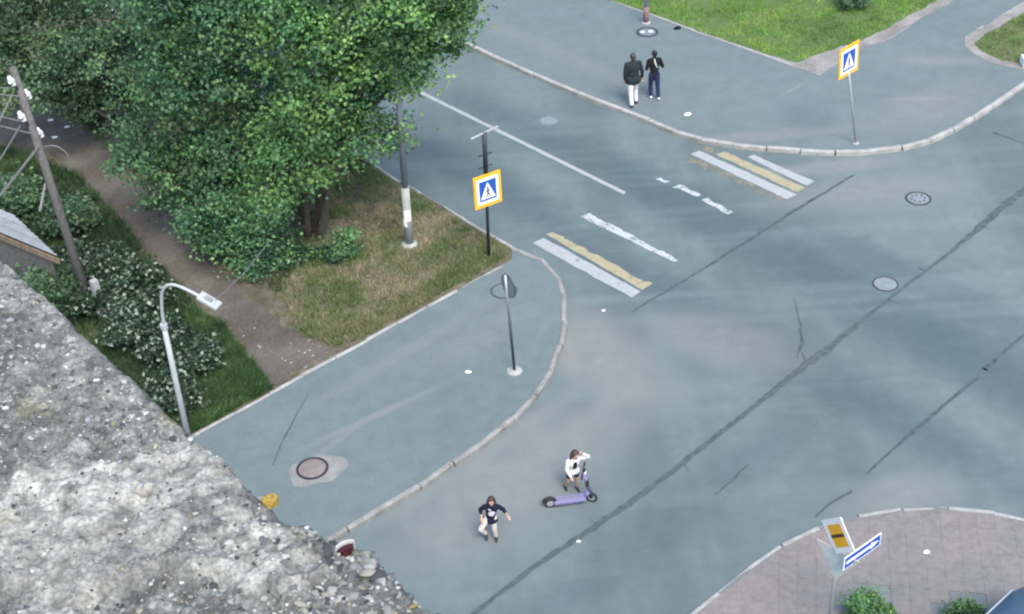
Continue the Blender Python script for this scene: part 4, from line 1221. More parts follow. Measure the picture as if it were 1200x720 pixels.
plant('leafy_tree', 'dark bluish green tree filling the upper left corner above the path', 'tree', G(80, 128, 0.11),
    lob(39.5, (90, 60, 1.3, -1), (150, 100, .9, -1), (55, 45, 1.6), (118, 85, 1.3), (30, 92, 0.9), (132, 25, 1.7), (88, 112, 0.85), (0, 15, 1.8), (165, 60, 1.2), (95, -35, 1.9), (20, -40, 1.9), (140, 115, 0.8), (70, 95, 1.0, -0.6), (-20, 75, 1.2), (165, 120, 0.7), (40, 112, .8, -1), (88, 125, .75, -1), (0, 108, .9, -1), (128, 140, .6, -1.5)),
    34000, 0.118, 'cool', 13, trunks=((0, 0, 0.16), (0.5, 0.3, 0.12)))
plant('leafy_tree', 'rearmost tree, dark green, behind the mid green one at the top edge', 'tree', G(215, 100, 0.11),
    lob(44.5, (240, 0, 1.9), (310, -25, 2.0), (180, 10, 1.7), (270, 45, 1.5), (205, 60, 1.3), (330, 30, 1.3), (160, -40, 2.0), (250, -60, 2.0), (130, 60, 1.2)),
    20000, 0.13, 'cool', 14, trunks=((0, 0, 0.16),))
# understorey
plant('leafy_bush', 'large dark green bush below the trees beside the dirt path', 'bush', G(300, 318, 0.11),
    lob(G(300, 318, 0.11).y + 0.35, (295, 270, 0.9), (262, 282, 0.7), (325, 290, 0.6), (300, 305, 0.7, -0.2), (235, 262, 0.65), (310, 245, 0.75), (275, 250, 0.8), (335, 312, 0.4)),
    13000, 0.10, 'mid', 15, trunks=((0, 0, 0.04), (0.3, 0.1, 0.035), (-0.35, 0.1, 0.035)), group='bushes', part=('stem', 'foliage'))
plant('leafy_bush', 'small fresh green bush at the foot of the forked trunk', 'bush', G(392, 308, 0.11),
    lob(G(392, 308, 0.11).y + 0.2, (392, 291, 0.42), (408, 282, 0.38), (375, 300, 0.35), (415, 300, 0.24), (355, 300, 0.35)),
    1900, 0.10, 'mid', 16, trunks=((0, 0, 0.025), (0.1, 0.1, 0.02)), clump=0.2, group='bushes', part=('stem', 'foliage'), n_twig=20)
# pale-leaved shrubs between parapet and path
pale = [((118, 345), 0.75, 'pale leaved shrub beside the foot of the utility pole'), ((165, 335), 0.72, 'pale leaved shrub between utility pole and curved lamp, nearest the path'),
        ((150, 385), 0.8, 'pale leaved shrub just above the parapet, right of the utility pole'), ((195, 400), 0.78, 'pale leaved shrub right behind the curved lamp post'),
        ((235, 410), 0.5, 'small pale leaved shrub right of the curved lamp post'), ((95, 300), 0.65, 'pale leaved shrub left of the path behind the utility pole'),
        ((60, 335), 0.7, 'pale leaved shrub below the shed roof at the parapet'), ((205, 452), 0.6, 'pale leaved shrub by the parapet at the lamp post foot'), ((135, 300), 0.5, 'low pale leaved shrub at the path edge above the others')]
for k, ((x, y), r, lab) in enumerate(pale):
    b0 = G(x + 4, y + 22, 0.11); Yc = b0.y + 0.1
    lb = []
    rg_ = random.Random(50 + k)
    for q in range(6):
        a = q * 1.05 + rg_.uniform(-.3, .3); d_ = r * rg_.uniform(0.25, 0.6)
        lb.append((b0 + Vector((d_ * math.cos(a), d_ * math.sin(a), r * rg_.uniform(0.5, 1.1))), r * rg_.uniform(0.38, 0.55)))
    plant('pale_shrub', lab, 'shrub', b0, lb, 2300, 0.125, 'pale', 60 + k, trunks=((0, 0, 0.025), (0.15, 0.05, 0.02), (-0.12, 0.1, 0.02)), clump=0.24, group='pale leaved shrubs', part=('stem', 'foliage'), n_twig=25)
# dark bushes deeper left
for k, (x, y, r, lab) in enumerate(((20, 235, 0.9, 'dark green bush against the shed roof, left edge'), (85, 255, 0.8, 'dark green bush between the shed and the path'), (25, 318, 0.6, 'dark green bush in front of the shed fascia board'), (70, 350, 1.15, 'dark green bush under the roof corner of the shed'))):
    b0 = G(x, y + 20, 0.11)
    plant('leafy_bush', lab, 'bush', b0, [(b0 + Vector((math.cos(q * 1.3) * r * 0.5, math.sin(q * 1.3) * r * 0.5, r * (0.5 + 0.15 * q))), r * 0.5) for q in range(5)], 2600, 0.11, 'cool', 80 + k, trunks=((0, 0, 0.03),), group='bushes', part=('stem', 'foliage'), n_twig=20)
# bushes on the slab corner and on the lawn
for k, (x, y, r, lab, pal) in enumerate(((1018, 730, 0.56, 'round green bush on the slab corner below the blue arrow', 'bright'), (1133, 738, 0.46, 'round green bush on the slab corner beside the blue car', 'bright'), (1000, 6, 0.75, 'dark green bush on the lawn at the top edge', 'cool'))):
    z0 = IZ if k < 2 else 0.13
    b0 = G(x, y, z0)
    lb = [(b0 + Vector((math.cos(q * 1.26) * r * 0.5, math.sin(q * 1.26) * r * 0.5, r * (0.35 + 0.08 * (q % 3)))), r * 0.45) for q in range(5)] + [(b0 + Vector((0, 0, r * 0.62)), r * 0.5)]
    plant('leafy_bush', lab, 'bush', b0, lb, 3600, 0.075, pal, 90 + k, trunks=((0, 0, 0.025), (0.1, 0.05, 0.02)), clump=0.16, group='bushes', part=('stem', 'foliage'), n_twig=20)

# -- grass
def grass(name, polys, n, hgt, wid, cols, seed, label, z=0.112, gap=None, patch=1.2):
    rg = np.random.default_rng(seed)
    out = []
    pts = np.concatenate([np.array(p) for p in polys])
    lo, hi = pts.min(0), pts.max(0)
    got = 0
    while got < n:
        q = rg.uniform(lo, hi, (n * 2, 2))
        ins = np.zeros(len(q), bool)
        for p in polys: ins |= in_poly(q[:, 0], q[:, 1], p)
        if gap is not None:
            v = vnoise(q[:, 0], q[:, 1], gap[0], seed + 5, 3, 0.6)
            ins &= rg.random(len(q)) < np.clip((v - gap[1]) / 0.12, gap[2], 1)
        out.append(q[ins]); got += ins.sum()
    q = np.concatenate(out)[:n]
    # blades gather in tufts
    q = q + 0.0
    a = rg.uniform(0, 2 * np.pi, n); h = hgt * rg.uniform(0.5, 1.4, n); w = wid * rg.uniform(0.6, 1.4, n)
    tuft = vnoise(q[:, 0], q[:, 1], 0.35, seed + 9, 2); h = h * (0.25 + 1.5 * tuft)
    ln = rg.normal(size=(n, 2)) * 0.55
    d = np.stack([np.cos(a), np.sin(a)], 1)
    V = np.zeros((n, 3, 3))
    V[:, 0, :2] = q - d * w[:, None]; V[:, 1, :2] = q + d * w[:, None]; V[:, :2, 2] = z - 0.01
    V[:, 2, :2] = q + ln * h[:, None]; V[:, 2, 2] = z + h
    cols = np.array(cols)
    v1_ = vnoise(q[:, 0], q[:, 1], patch, seed + 1, 3, 0.6)
    f = np.clip((v1_ - 0.3) / 0.4 + rg.normal(size=n) * 0.18, 0, 0.999) * (len(cols) - 1)
    i = f.astype(int); C = cols[i] * (1 - (f - i))[:, None] + cols[i + 1] * (f - i)[:, None]
    C = C * rg.uniform(0.65, 1.35, (n, 1))
    o = link(name, fastmesh(name, V.reshape(-1, 3), np.arange(3 * n).reshape(n, 3), np.repeat(C, 3, 0)), m_grass)
    return tag(o, label, 'grass', kind='stuff')
vg = lambda l: [xy(G(x, y, 0.112)) for x, y in l]
grass('lawn_grass', [lawn2], 6000, 0.08, 0.014, [(0.10, 0.15, 0.05), (0.15, 0.20, 0.07), (0.22, 0.22, 0.11), (0.30, 0.27, 0.17)], 25, 'dry patchy grass on the far right corner', 0.132, gap=(0.3, 0.45, 0.12), patch=0.6)
grass('lawn_grass', [lawn1], 92000, 0.085, 0.014, [(0.075, 0.165, 0.028), (0.115, 0.255, 0.036), (0.165, 0.335, 0.050), (0.25, 0.36, 0.085)], 5, 'bright mown lawn grass beyond the far pavement', 0.132, gap=(0.5, 0.34, 0.4))
grass('dry_grass', [vg([(350, 388), (392, 408), (420, 398), (590, 304), (596, 296), (440, 199), (405, 190), (370, 250), (330, 340)])], 52000, 0.085, 0.014,
      [(0.11, 0.165, 0.062), (0.155, 0.20, 0.085), (0.22, 0.215, 0.125), (0.31, 0.275, 0.18)], 6, 'dry straw coloured grass on the verge corner', gap=(0.35, 0.36, 0.15), patch=0.8)
grass('dry_grass', [vg([(345, 384), (392, 407), (425, 396), (590, 303), (570, 288), (480, 345), (400, 385)]), vg([(560, 272), (597, 294), (590, 303), (545, 300), (520, 280)])], 9000, 0.13, 0.014,
      [(0.12, 0.165, 0.065), (0.16, 0.19, 0.085), (0.24, 0.225, 0.13)], 8, 'longer green grass fringing the verge along the pavement')
grass('shade_toned_grass', [vg([(214, 514), (320, 455), (290, 418), (258, 378), (225, 362), (205, 420)])], 30000, 0.15, 0.016, [(0.036, 0.078, 0.028), (0.054, 0.11, 0.036), (0.08, 0.145, 0.05)], 9, 'lush dark green grass between the lamp post and the path')  # dark green lowered further, putting the strip's shade into the blade colour
grass('shade_toned_grass', [vg([(230, 360), (212, 336), (176, 303), (148, 265), (92, 206), (0, 172), (-40, 300), (100, 420), (200, 520), (215, 500)])], 34000, 0.2, 0.018, [(0.026, 0.06, 0.024), (0.042, 0.085, 0.032), (0.062, 0.11, 0.04)], 10, 'dark grass and weeds under the pale shrubs')  # blade colours hold the shade of the ground below the shrubs
grass('shade_toned_grass', [vg([(330, 345), (285, 330), (190, 232), (125, 170), (60, 110), (250, 70), (440, 195), (400, 210)])], 20000, 0.12, 0.016, [(0.03, 0.05, 0.02), (0.05, 0.08, 0.03), (0.09, 0.09, 0.045)], 18, 'thin grass in the shade under the trees', gap=(0.6, 0.45, 0.1))

# ================================================================== PEOPLE
def remeshed(mb, voxel, smooth=6):
    """one continuous surface from overlapping solids"""
    me = mb.mesh('tmp')
    o = bpy.data.objects.new('tmp', me); col.objects.link(o)
    m1 = o.modifiers.new('r', 'REMESH'); m1.mode = 'VOXEL'; m1.voxel_size = voxel
    m2 = o.modifiers.new('s', 'SMOOTH'); m2.factor = 0.5; m2.iterations = smooth
    dg = bpy.context.evaluated_depsgraph_get(); dg.update()
    res = bpy.data.meshes.new_from_object(o.evaluated_get(dg))
    bpy.data.objects.remove(o); bpy.data.meshes.remove(me)
    res.polygons.foreach_set('use_smooth', np.ones(len(res.polygons), dtype=bool))
    return res

def cloth_mat(name, c, var=0.15):
    return mat(name, c, 0.9, var=var, scale=12, bump=0.35, bscale=90, spec=0.15)
m_skin = mat('skin', (0.42, 0.26, 0.19), 0.55, var=0.08, scale=20)

def person(label, base, rz, h, pose, wear, group=None):
    """+Y is the way the figure faces, +X its right"""
    f = pose.get('head_frac', 1 / 7.5); k = h
    n = lambda v: Vector(v).normalized()
    Lth, Lsh, Lua, Lfa, Ltor = .245 * k, .225 * k, .165 * k, .145 * k, .295 * k
    if f > 0.14: Lth, Lsh, Ltor = .225 * k, .205 * k, .285 * k
    sw, hw = pose.get('sw', .112) * k, .052 * k
    g_ = pose.get('girth', 1.0)
    tor = n(pose.get('torso', (0, 0.05, 1)))
    pel = Vector((0, 0, 0))
    feet = {}
    legs = {}
    for s, key in ((1, 'R'), (-1, 'L')):
        th, shn = pose['leg' + key]
        hip = pel + Vector((s * hw, 0, -.01 * k)); kn = hip + n(th) * Lth; an = kn + n(shn) * Lsh
        legs[key] = (hip, kn, an)
        feet[key] = an
    zmin = min(a.z for a in feet.values()) - .045 * k
    pel = Vector((0, 0, -zmin))
    for key in legs: legs[key] = tuple(p + pel for p in legs[key])
    fr = n(Vector((0, 1, 0)) - tor * tor.y)          # front of torso
    rt = tor.cross(fr) * -1
    rt = fr.cross(tor)
    ch = pel + tor * Ltor * 0.72; sh = pel + tor * Ltor; nk = pel + tor * (Ltor + .035 * k)
    hd_dir = n(pose.get('head', (0, 0.1, 1))); hh = f * k
    hc = nk + hd_dir * (hh * 0.62)
    face = n(pose.get('face', (0, 1, -0.1))); face = n(face - hd_dir * face.dot(hd_dir)); ear = face.cross(hd_dir)
    HM = Matrix((ear, face, hd_dir)).transposed()
    arms = {}
    for s, key in ((1, 'R'), (-1, 'L')):
        ua, fa = pose['arm' + key]
        so = sh + rt * s * sw - tor * .012 * k; el = so + n(ua) * Lua; wr = el + n(fa) * Lfa
        arms[key] = (so, el, wr, n(fa))
    def torso(b, e=0.0, low=True):
        b.ell(ch + fr * .004 * k, (.098 * k * g_ + e, .066 * k * g_ + e, .115 * k + e), Matrix((rt, fr, tor)).transposed())
        b.ell(pel + tor * Ltor * 0.36, (.082 * k * g_ + e, .060 * k * g_ + e, .11 * k + e), Matrix((rt, fr, tor)).transposed())
        b.capsule(sh + rt * sw * 0.8 - tor * .008 * k, .034 * k + e, sh - rt * sw * 0.8 - tor * .008 * k, .034 * k + e)
        if low: b.ell(pel, (.085 * k * g_ + e, .066 * k * g_ + e, .075 * k + e), Matrix((rt, fr, tor)).transposed())
    # --- body
    b = MB(); torso(b)
    b.capsule(sh - tor * .01 * k, .036 * k, nk + hd_dir * hh * 0.25, .030 * k)
    b.ell(hc + hd_dir * hh * 0.06 - face * hh * 0.03, (hh * .37, hh * .43, hh * .43), HM)
    b.ell(hc - hd_dir * hh * 0.18 + face * hh * 0.07, (hh * .29, hh * .32, hh * .32), HM)
    b.capsule(hc + face * hh * .38 + hd_dir * hh * 0.02, hh * .05, hc + face * hh * .45 - hd_dir * hh * .12, hh * .075)   # nose
    for s in (1, -1): b.ell(hc + ear * s * hh * .38 - hd_dir * hh * .02, (hh * .05, hh * .08, hh * .13), HM)
    for s, key in ((1, 'R'), (-1, 'L')):
        so, el, wr, fd = arms[key]
        b.chain([(so, .031 * k), (el, .024 * k), (wr, .0165 * k)])
        hip, kn, an = legs[key]
        b.chain([(hip, .052 * k * g_), (kn, .034 * k), (an, .023 * k)])
        b.capsule(kn.lerp(an, 0.15), .033 * k, kn.lerp(an, 0.5), .029 * k)
        b.capsule(an, .02 * k, an + (an - kn).normalized() * .015 * k, .018 * k)
        # hand: palm, four fingers of unequal length with a bend, thumb from the side
        side = fd.cross(face if abs(fd.dot(face)) < 0.9 else hd_dir).normalized(); nrm = fd.cross(side).normalized()
        u = .105 * k
        pc = wr + fd * u * 0.32
        b.ell(pc, (u * .22, u * .13, u * .36), Matrix((side, nrm, fd)).transposed())
        for q, (o_, ln) in enumerate(((-.16, .34), (-.055, .42), (.055, .40), (.16, .30))):
            st = wr + fd * u * 0.58 + side * u * o_
            kn1 = st + (fd + nrm * 0.25 + side * o_ * 0.6).normalized() * u * ln * 0.55
            tp = kn1 + (fd * 0.7 + nrm * 0.7).normalized() * u * ln * 0.5
            b.chain([(st, u * .052), (kn1, u * .047), (tp, u * .040)])
        th0 = wr + fd * u * 0.18 + side * u * .17 * s
        th1 = th0 + (fd * 0.7 + side * s * 0.7).normalized() * u * .28
        b.chain([(th0, u * .062), (th1, u * .052), (th1 + (fd + nrm * 0.4).normalized() * u * .20, u * .045)])
    me = remeshed(b, .0062 * k / 1.3 + 0.001, 4)
    body = link('person', me, wear.get('skin', m_skin), None, base); body.rotation_euler = (0, 0, rz)
    tag(body, label, 'person', group)
    # --- clothes
    E = .010 * k
    b = MB(); torso(b, E, True)
    slv = wear.get('sleeve', 1.0)
    for key in 'RL':
        so, el, wr, fd = arms[key]
        r_w = .0165 * k + E * 1.1
        end = el.lerp(wr, slv - 0.02) if slv <= 1 else wr
        b.chain([(so, .034 * k + E), (el, .026 * k + E), (end, r_w)])
    hm = wear.get('hem', 0.0)
    if hm > 0: b.capsule(pel - tor * hm * k + rt * .042 * k, .078 * k * g_ + E, pel - tor * hm * k - rt * .042 * k, .078 * k * g_ + E)
    b.capsule(sh, .042 * k + E, nk, .032 * k + E * 0.6)
    top_me = remeshed(b, .0085 * k, 5)
    link('jacket' if wear.get('jacket') else 'sweatshirt', top_me, wear['top'], body)
    b = MB(); E2 = E * 0.75
    b.ell(pel - tor * .01 * k, (.086 * k * g_ + E2, .067 * k * g_ + E2, .074 * k + E2), Matrix((rt, fr, tor)).transposed())
    ln = wear.get('leg', 1.0)
    for key in 'RL':
        hip, kn, an = legs[key]
        if ln >= 0.99: b.chain([(hip, .054 * k * g_ + E2), (kn, .038 * k + E2), (an + Vector((0, 0, .01 * k)), .030 * k + E2)])
        else: b.chain([(hip, .054 * k * g_ + E2), (hip.lerp(kn, ln), .044 * k + E2)])
    link('trousers' if ln >= 0.99 else 'shorts', remeshed(b, .0085 * k, 5), wear['bottom'], body)
    for key in 'RL':
        hip, kn, an = legs[key]
        sd_ = (an - kn).normalized(); toe = Vector((0, 1, 0)); toe = (toe - sd_ * toe.dot(sd_)).normalized(); 
        if toe.dot(Vector((0, 1, 0))) < 0: toe = -toe
        b = MB(); hl_ = an + sd_ * .022 * k
        b.capsule(hl_ - toe * .022 * k, .029 * k, hl_ + toe * .095 * k + sd_ * .006 * k, .023 * k)
        b.capsule(an, .031 * k, hl_ + toe * .03 * k, .03 * k)
        b.ell(hl_ + toe * .04 * k + sd_ * .012 * k, (.031 * k, .085 * k, .016 * k), Matrix((toe.cross(sd_) * -1, toe, -sd_)).transposed())
        so_ = link('shoe', remeshed(b, .008 * k, 3), wear['shoe'], body)
        if wear.get('sole'):
            b = MB(); b.ell(hl_ + toe * .038 * k + sd_ * .024 * k, (.034 * k, .094 * k, .011 * k), Matrix((toe.cross(sd_) * -1, toe, -sd_)).transposed())
            b.build('sole', wear['sole'], so_, smooth=True)
    # --- hair
    b = MB()
    b.ell(hc + hd_dir * hh * .12 - face * hh * .09, (hh * .42, hh * .44, hh * .44), HM)
    b.ell(hc - face * hh * .20 - hd_dir * hh * .1, (hh * .38, hh * .28, hh * .36), HM)
    if wear.get('long_hair'):
        for s in (1, -1):
            b.chain([(hc + ear * s * hh * .32 + hd_dir * hh * .1 - face * hh * .05, hh * .14), (hc + ear * s * hh * .40 - hd_dir * hh * .3 - face * hh * .02, hh * .13), (hc + ear * s * hh * .40 - hd_dir * hh * .75 + face * hh * .02, hh * .09)])
        b.chain([(hc - face * hh * .3, hh * .26), (hc - face * hh * .36 - hd_dir * hh * .55, hh * .24), (hc - face * hh * .4 - hd_dir * hh * .95, hh * .14)])
    if wear.get('bun'): b.ell(hc - face * hh * .42 + hd_dir * hh * .25, (hh * .2, hh * .2, hh * .2))
    hair = link('hair', remeshed(b, .007 * k, 3), wear['hair'], body)
    # --- face
    for s in (1, -1):
        MB().ell(hc + face * hh * .395 + ear * s * hh * .15 + hd_dir * hh * .04, (hh * .05, hh * .03, hh * .035), HM, 10, 6).build('eye', m_black, body, smooth=True)
    MB().ell(hc + face * hh * .375 - hd_dir * hh * .26, (hh * .10, hh * .03, hh * .025), HM, 10, 6).build('mouth', mat('lips', (0.35, 0.12, 0.10), 0.5), body, smooth=True)
    return dict(body=body, top=top_me, pel=pel, tor=tor, sh=sh, fr=fr, rt=rt, ch=ch, k=k, hc=hc, hh=hh, arms=arms, face=face, hd=hd_dir)

from mathutils.bvhtree import BVHTree
def print_patch(pd, outline, m, name, y_from=0.6, lift=0.006):
    """flat print lying on the front of a garment; outline in (right, up) about the chest"""
    me = pd['top']
    bv = BVHTree.FromPolygons([v.co.copy() for v in me.vertices], [tuple(p.vertices) for p in me.polygons])
    bm = bmesh.new()
    vs = [bm.verts.new((p[0], p[1], 0)) for p in outline]
    bm.faces.new(vs); bmesh.ops.triangulate(bm, faces=bm.faces[:])
    bmesh.ops.subdivide_edges(bm, edges=bm.edges[:], cuts=3, use_grid_fill=True)
    for v in bm.verts:
        p = pd['ch'] + pd['rt'] * v.co.x + pd['tor'] * v.co.y + pd['fr'] * y_from
        hit = bv.ray_cast(p, -pd['fr'])
        v.co = (hit[0] if hit[0] is not None else pd['ch']) + pd['fr'] * lift
    me2 = bpy.data.meshes.new(name); bm.to_mesh(me2); bm.free()
    return link(name, me2, m, pd['body'])

c_navy = cloth_mat('navy_cloth', (0.012, 0.015, 0.035)); c_black = cloth_mat('black_cloth', (0.012, 0.015, 0.018)); c_cream = cloth_mat('cream_cloth', (0.66, 0.64, 0.58), 0.1)
c_white = cloth_mat('white_cloth', (0.60, 0.61, 0.62), 0.08); c_shoe = mat('black_shoe', (0.015, 0.015, 0.018), 0.6); c_wshoe = mat('white_shoe', (0.70, 0.72, 0.74), 0.6)
h_brown = mat('brown_hair', (0.045, 0.020, 0.012), 0.55, var=0.3, scale=30, bump=0.5, bscale=60); h_dark = mat('dark_hair', (0.016, 0.014, 0.014), 0.55, var=0.3, scale=30, bump=0.5, bscale=60); h_grey = mat('grey_hair', (0.035, 0.037, 0.04), 0.6, var=0.3, scale=30)
c_jeans = cloth_mat('dark_denim', (0.022, 0.030, 0.075)); c_jacket = cloth_mat('charcoal_jacket', (0.020, 0.028, 0.034))

person('person in dark jacket and white trousers walking away on the far pavement', G(742, 122.5, PZ), R(12), 1.78,
    dict(torso=(0, 0.04, 1), sw=.118, girth=1.22, head=(0, 0.16, 1), face=(-.1, 1, -.3), armR=((.30, -.05, -1), (.12, .25, -1)), armL=((-.22, -.1, -1), (.1, .3, -1)), legR=((.04, .24, -1), (0, -.10, -1)), legL=((-.02, -.12, -1), (-.02, -.34, -1))),
    dict(top=c_jacket, jacket=1, bottom=c_white, shoe=c_shoe, hair=h_grey, hem=0.02), 'walking couple')
pd = person('person in black jacket and dark jeans walking away beside the white trousers', G(766.5, 115, PZ), R(8), 1.66,
    dict(torso=(0, 0.04, 1), sw=.102, girth=0.98, head=(0, 0.1, 1), face=(-.2, 1, -.2), armR=((.42, .05, -1), (-.2, .8, .1)), armL=((-.28, -.05, -1), (.25, .8, .05)), legR=((.03, -.1, -1), (.02, -.28, -1)), legL=((-.03, .2, -1), (0, -.08, -1))),
    dict(top=c_black, jacket=1, bottom=c_jeans, shoe=c_wshoe, sole=c_shoe, hair=h_dark, bun=1), 'walking couple')
b = MB(); bk = pd['ch'] - pd['fr'] * (.066 * 1.66 * .98 + .012 * 1.66)
b.chain([(pd['sh'] - pd['fr'] * .095 + pd['tor'] * .05 + pd['rt'] * -.02, .022), (bk + pd['rt'] * .0 + pd['tor'] * .06, .024), (bk + pd['rt'] * .05 - pd['tor'] * .08, .020)])
b.build('pale_strap', cloth_mat('pale_scarf', (0.52, 0.54, 0.48)), pd['body'], smooth=True)

pd = person('child in navy sweatshirt with white print running towards us in the road', G(577, 630), R(180), 1.26,
    dict(head_frac=1 / 6.2, torso=(-0.10, 0.06, 1), sw=.108, girth=0.98, head=(0, 0.25, 1), face=(0, 1, 0.15), armR=((.50, -.35, -.75), (-.10, .75, -.35)), armL=((-.50, -.30, -.75), (-.35, .75, -.10)), legR=((.55, .48, -.62), (-.34, -.35, -.88)), legL=((.02, .20, -1), (-.06, -.14, -1))),
    dict(top=c_navy, bottom=cloth_mat('pale_pink_leggings', (0.50, 0.44, 0.41), 0.08), shoe=c_shoe, hair=h_brown, long_hair=1, sleeve=0.55, hem=0.05))
print_patch(pd, [(.078 * math.cos(2 * math.pi * i / 14) - .01, -.045 + .080 * math.sin(2 * math.pi * i / 14)) for i in range(14)], cloth_mat('white_print', (0.66, 0.62, 0.70)), 'round_print')
print_patch(pd, [(.06, .05), (-.0, .04), (.02, .085), (.075, .09)][::-1], cloth_mat('lilac_print', (0.45, 0.44, 0.55)), 'chest_print')

pd2 = person('child in white hooded top and dark shorts standing behind the scooter, hand raised to hair', G(672, 573), R(200), 1.20,
    dict(head_frac=1 / 5.6, torso=(-.04, 0.12, 1), sw=.112, girth=1.05, head=(-.1, 0.35, 1), face=(-.15, 1, -.25), armR=((.30, .25, -.95), (-.15, .75, -.5)), armL=((-.85, .25, .10), (.70, .05, .75)), legR=((.22, .05, -1), (.12, -.42, -.9)), legL=((-.06, .22, -1), (.02, -.12, -1))),
    dict(top=c_white, bottom=c_black, leg=0.55, shoe=c_shoe, hair=h_brown, long_hair=1, hem=0.02))
print_patch(pd2, [(-.06, -.12), (.05, -.12), (.045, .08), (-.04, .09)], c_black, 'dark_bib')

# ================================================================== SCOOTER
m_lav = mat('lavender_plastic', (0.19, 0.175, 0.34), 0.55, var=0.08, scale=12); m_rub = mat('black_rubber', (0.016, 0.017, 0.019), 0.75, var=0.2, scale=30)
pr_, pf_ = G(648, 594), G(691, 588)
ang = math.atan2((pf_ - pr_).y, (pf_ - pr_).x)
t = empty('kick_scooter', (pr_ + pf_) / 2, ang); tag(t, 'lavender electric kick scooter standing in the road in front of a child', 'scooter')
wbs = 0.46; wr_ = 0.125
for sx in (-1, 1):
    mxw = Matrix.Translation((sx * wbs, 0, wr_)) @ Matrix.Rotation(R(90), 4, 'X')
    if sx > 0: mxw = Matrix.Translation((wbs, 0, wr_)) @ Matrix.Rotation(R(-24), 4, 'Z') @ Matrix.Rotation(R(90), 4, 'X')
    w_ = MB().lathe([(wr_ * .68, -.03), (wr_ * .9, -.034), (wr_, -.016), (wr_, .016), (wr_ * .9, .034), (wr_ * .68, .03)], 24, mxw, closed=True).build('wheel', m_rub, t, smooth=True)
    MB().lathe([(0.0001, -.03), (wr_ * .66, -.022), (wr_ * .66, .022), (0.0001, .03)], 16, mxw).build('hub', m_galv, w_)
dk_ = MB().box((-0.03, 0, 0.15), (0.70, 0.20, 0.085), None, 0.024).build('deck', m_lav, t)
MB().box((-0.04, 0, 0.1905), (0.52, 0.13, 0.005)).build('grip_mat', mat('grey_grip', (0.16, 0.16, 0.24), 0.9), dk_)
MB().tube(arc_pts([(-.34, 0, .16), (-.40, 0, .24), (-.47, 0, .275), (-.58, 0, .24), (-.61, 0, .17)], 2), 0.045, 8).build('rear_mudguard', m_rub, t, smooth=True)
MB().tube([(.30, 0, .16), (.37, 0, .26), (.405, 0, .33)], [.045, .045, .04], 10).build('neck', m_lav, t, smooth=True)
MB().tube([(.45, 0, .14), (.43, 0, .30)], [.05, .04], 10).build('fork', m_rub, t, smooth=True)
MB().tube([(.415, 0, .30), (.285, 0, .93)], [.044, .040], 12).build('stem', m_lav, t, smooth=True)
MB().box((.358, 0, .58), (.075, .085, .20), Matrix.Rotation(0, 4, 'Z'), 0.015).build('lock_box', m_rub, t)
hbm = Matrix.Translation((.283, 0, .94)) @ Matrix.Rotation(R(-18), 4, 'Z')
MB().tube([(0, -.24, 0), (0, .24, 0)], .014, 8, True, hbm).build('handlebar', m_rub, t)
for sy in (-1, 1):
    MB().tube([(0, sy * .15, 0), (0, sy * .27, 0)], .021, 8, True, hbm).build('grip', m_rub, t)
MB().box((.02, 0, .03), (.07, .09, .04), hbm, .008).build('display', m_rub, t)
MB().box((.045, 0, -.04), (.04, .06, .05), hbm, .01).build('headlight', m_signwhite, t)

# ================================================================== CAR
m_carblue = mat('blue_car_paint', (0.028, 0.070, 0.120), 0.5, metal=0.0, var=0.04, scale=3, coat=0.15)
m_carglass = mat('car_glass', (0.012, 0.02, 0.028), 0.08, var=0.1, scale=3, spec=0.6)
m_trim = mat('bright_trim', (0.55, 0.58, 0.60), 0.35, metal=0.6)
cr = G(1187, 691, 1.45)
org = cr - UA * 1.30 - VA * 0.61
t = empty('parked_car', (org.x, org.y, IZ), A40 + math.pi); tag(t, 'blue car cut off by the lower right corner of the picture', 'car')
st = [(-2.08, .62, .40, .74), (-2.0, .78, .30, .86), (-1.6, .85, .22, .95), (-0.4, .87, .2, .97), (0.9, .865, .2, .95), (1.5, .83, .21, .88), (1.9, .76, .25, .78), (2.07, .60, .35, .64)]
vs, fs = [], []
for x, w_, z0, z1 in st:
    ring = [(-w_ * .9, z0), (w_ * .9, z0), (w_, z0 + .12), (w_ * 1.0, (z0 + z1) / 2), (w_ * .97, z1 - .08), (w_ * .88, z1), (-w_ * .88, z1), (-w_ * .97, z1 - .08), (-w_ * 1.0, (z0 + z1) / 2), (-w_, z0 + .12)]
    vs += [(x, y, z) for y, z in ring]
for i in range(len(st) - 1):
    for k in range(10): fs.append((i * 10 + k, i * 10 + (k + 1) % 10, (i + 1) * 10 + (k + 1) % 10, (i + 1) * 10 + k))
fs += [tuple(range(9, -1, -1)), tuple(70 + k for k in range(10))]
body = MB().add(vs, fs).build('body', m_carblue, t, auto=50)
bm = bmesh.new()
zb, zt_ = .93, 1.46
Bq = [(-1.78, -.80), (1.02, -.80), (1.02, .80), (-1.78, .80)]; Tq = [(-1.30, -.61), (.38, -.61), (.38, .61), (-1.30, .61)]
vb = [bm.verts.new((x, y, zb)) for x, y in Bq]; vt = [bm.verts.new((x, y, zt_)) for x, y in Tq]
bm.faces.new(vt); bm.faces.new(vb[::-1])
for i in range(4): bm.faces.new((vb[i], vb[(i + 1) % 4], vt[(i + 1) % 4], vt[i]))
bmesh.ops.bevel(bm, geom=[e for e in bm.edges if max(e.verts[0].co.z, e.verts[1].co.z) > zb + .1], offset=.07, segments=4, affect='EDGES')
me = bpy.data.meshes.new('cabin'); bm.to_mesh(me); bm.free()
link('cabin', me, m_carblue, t, smooth=True)
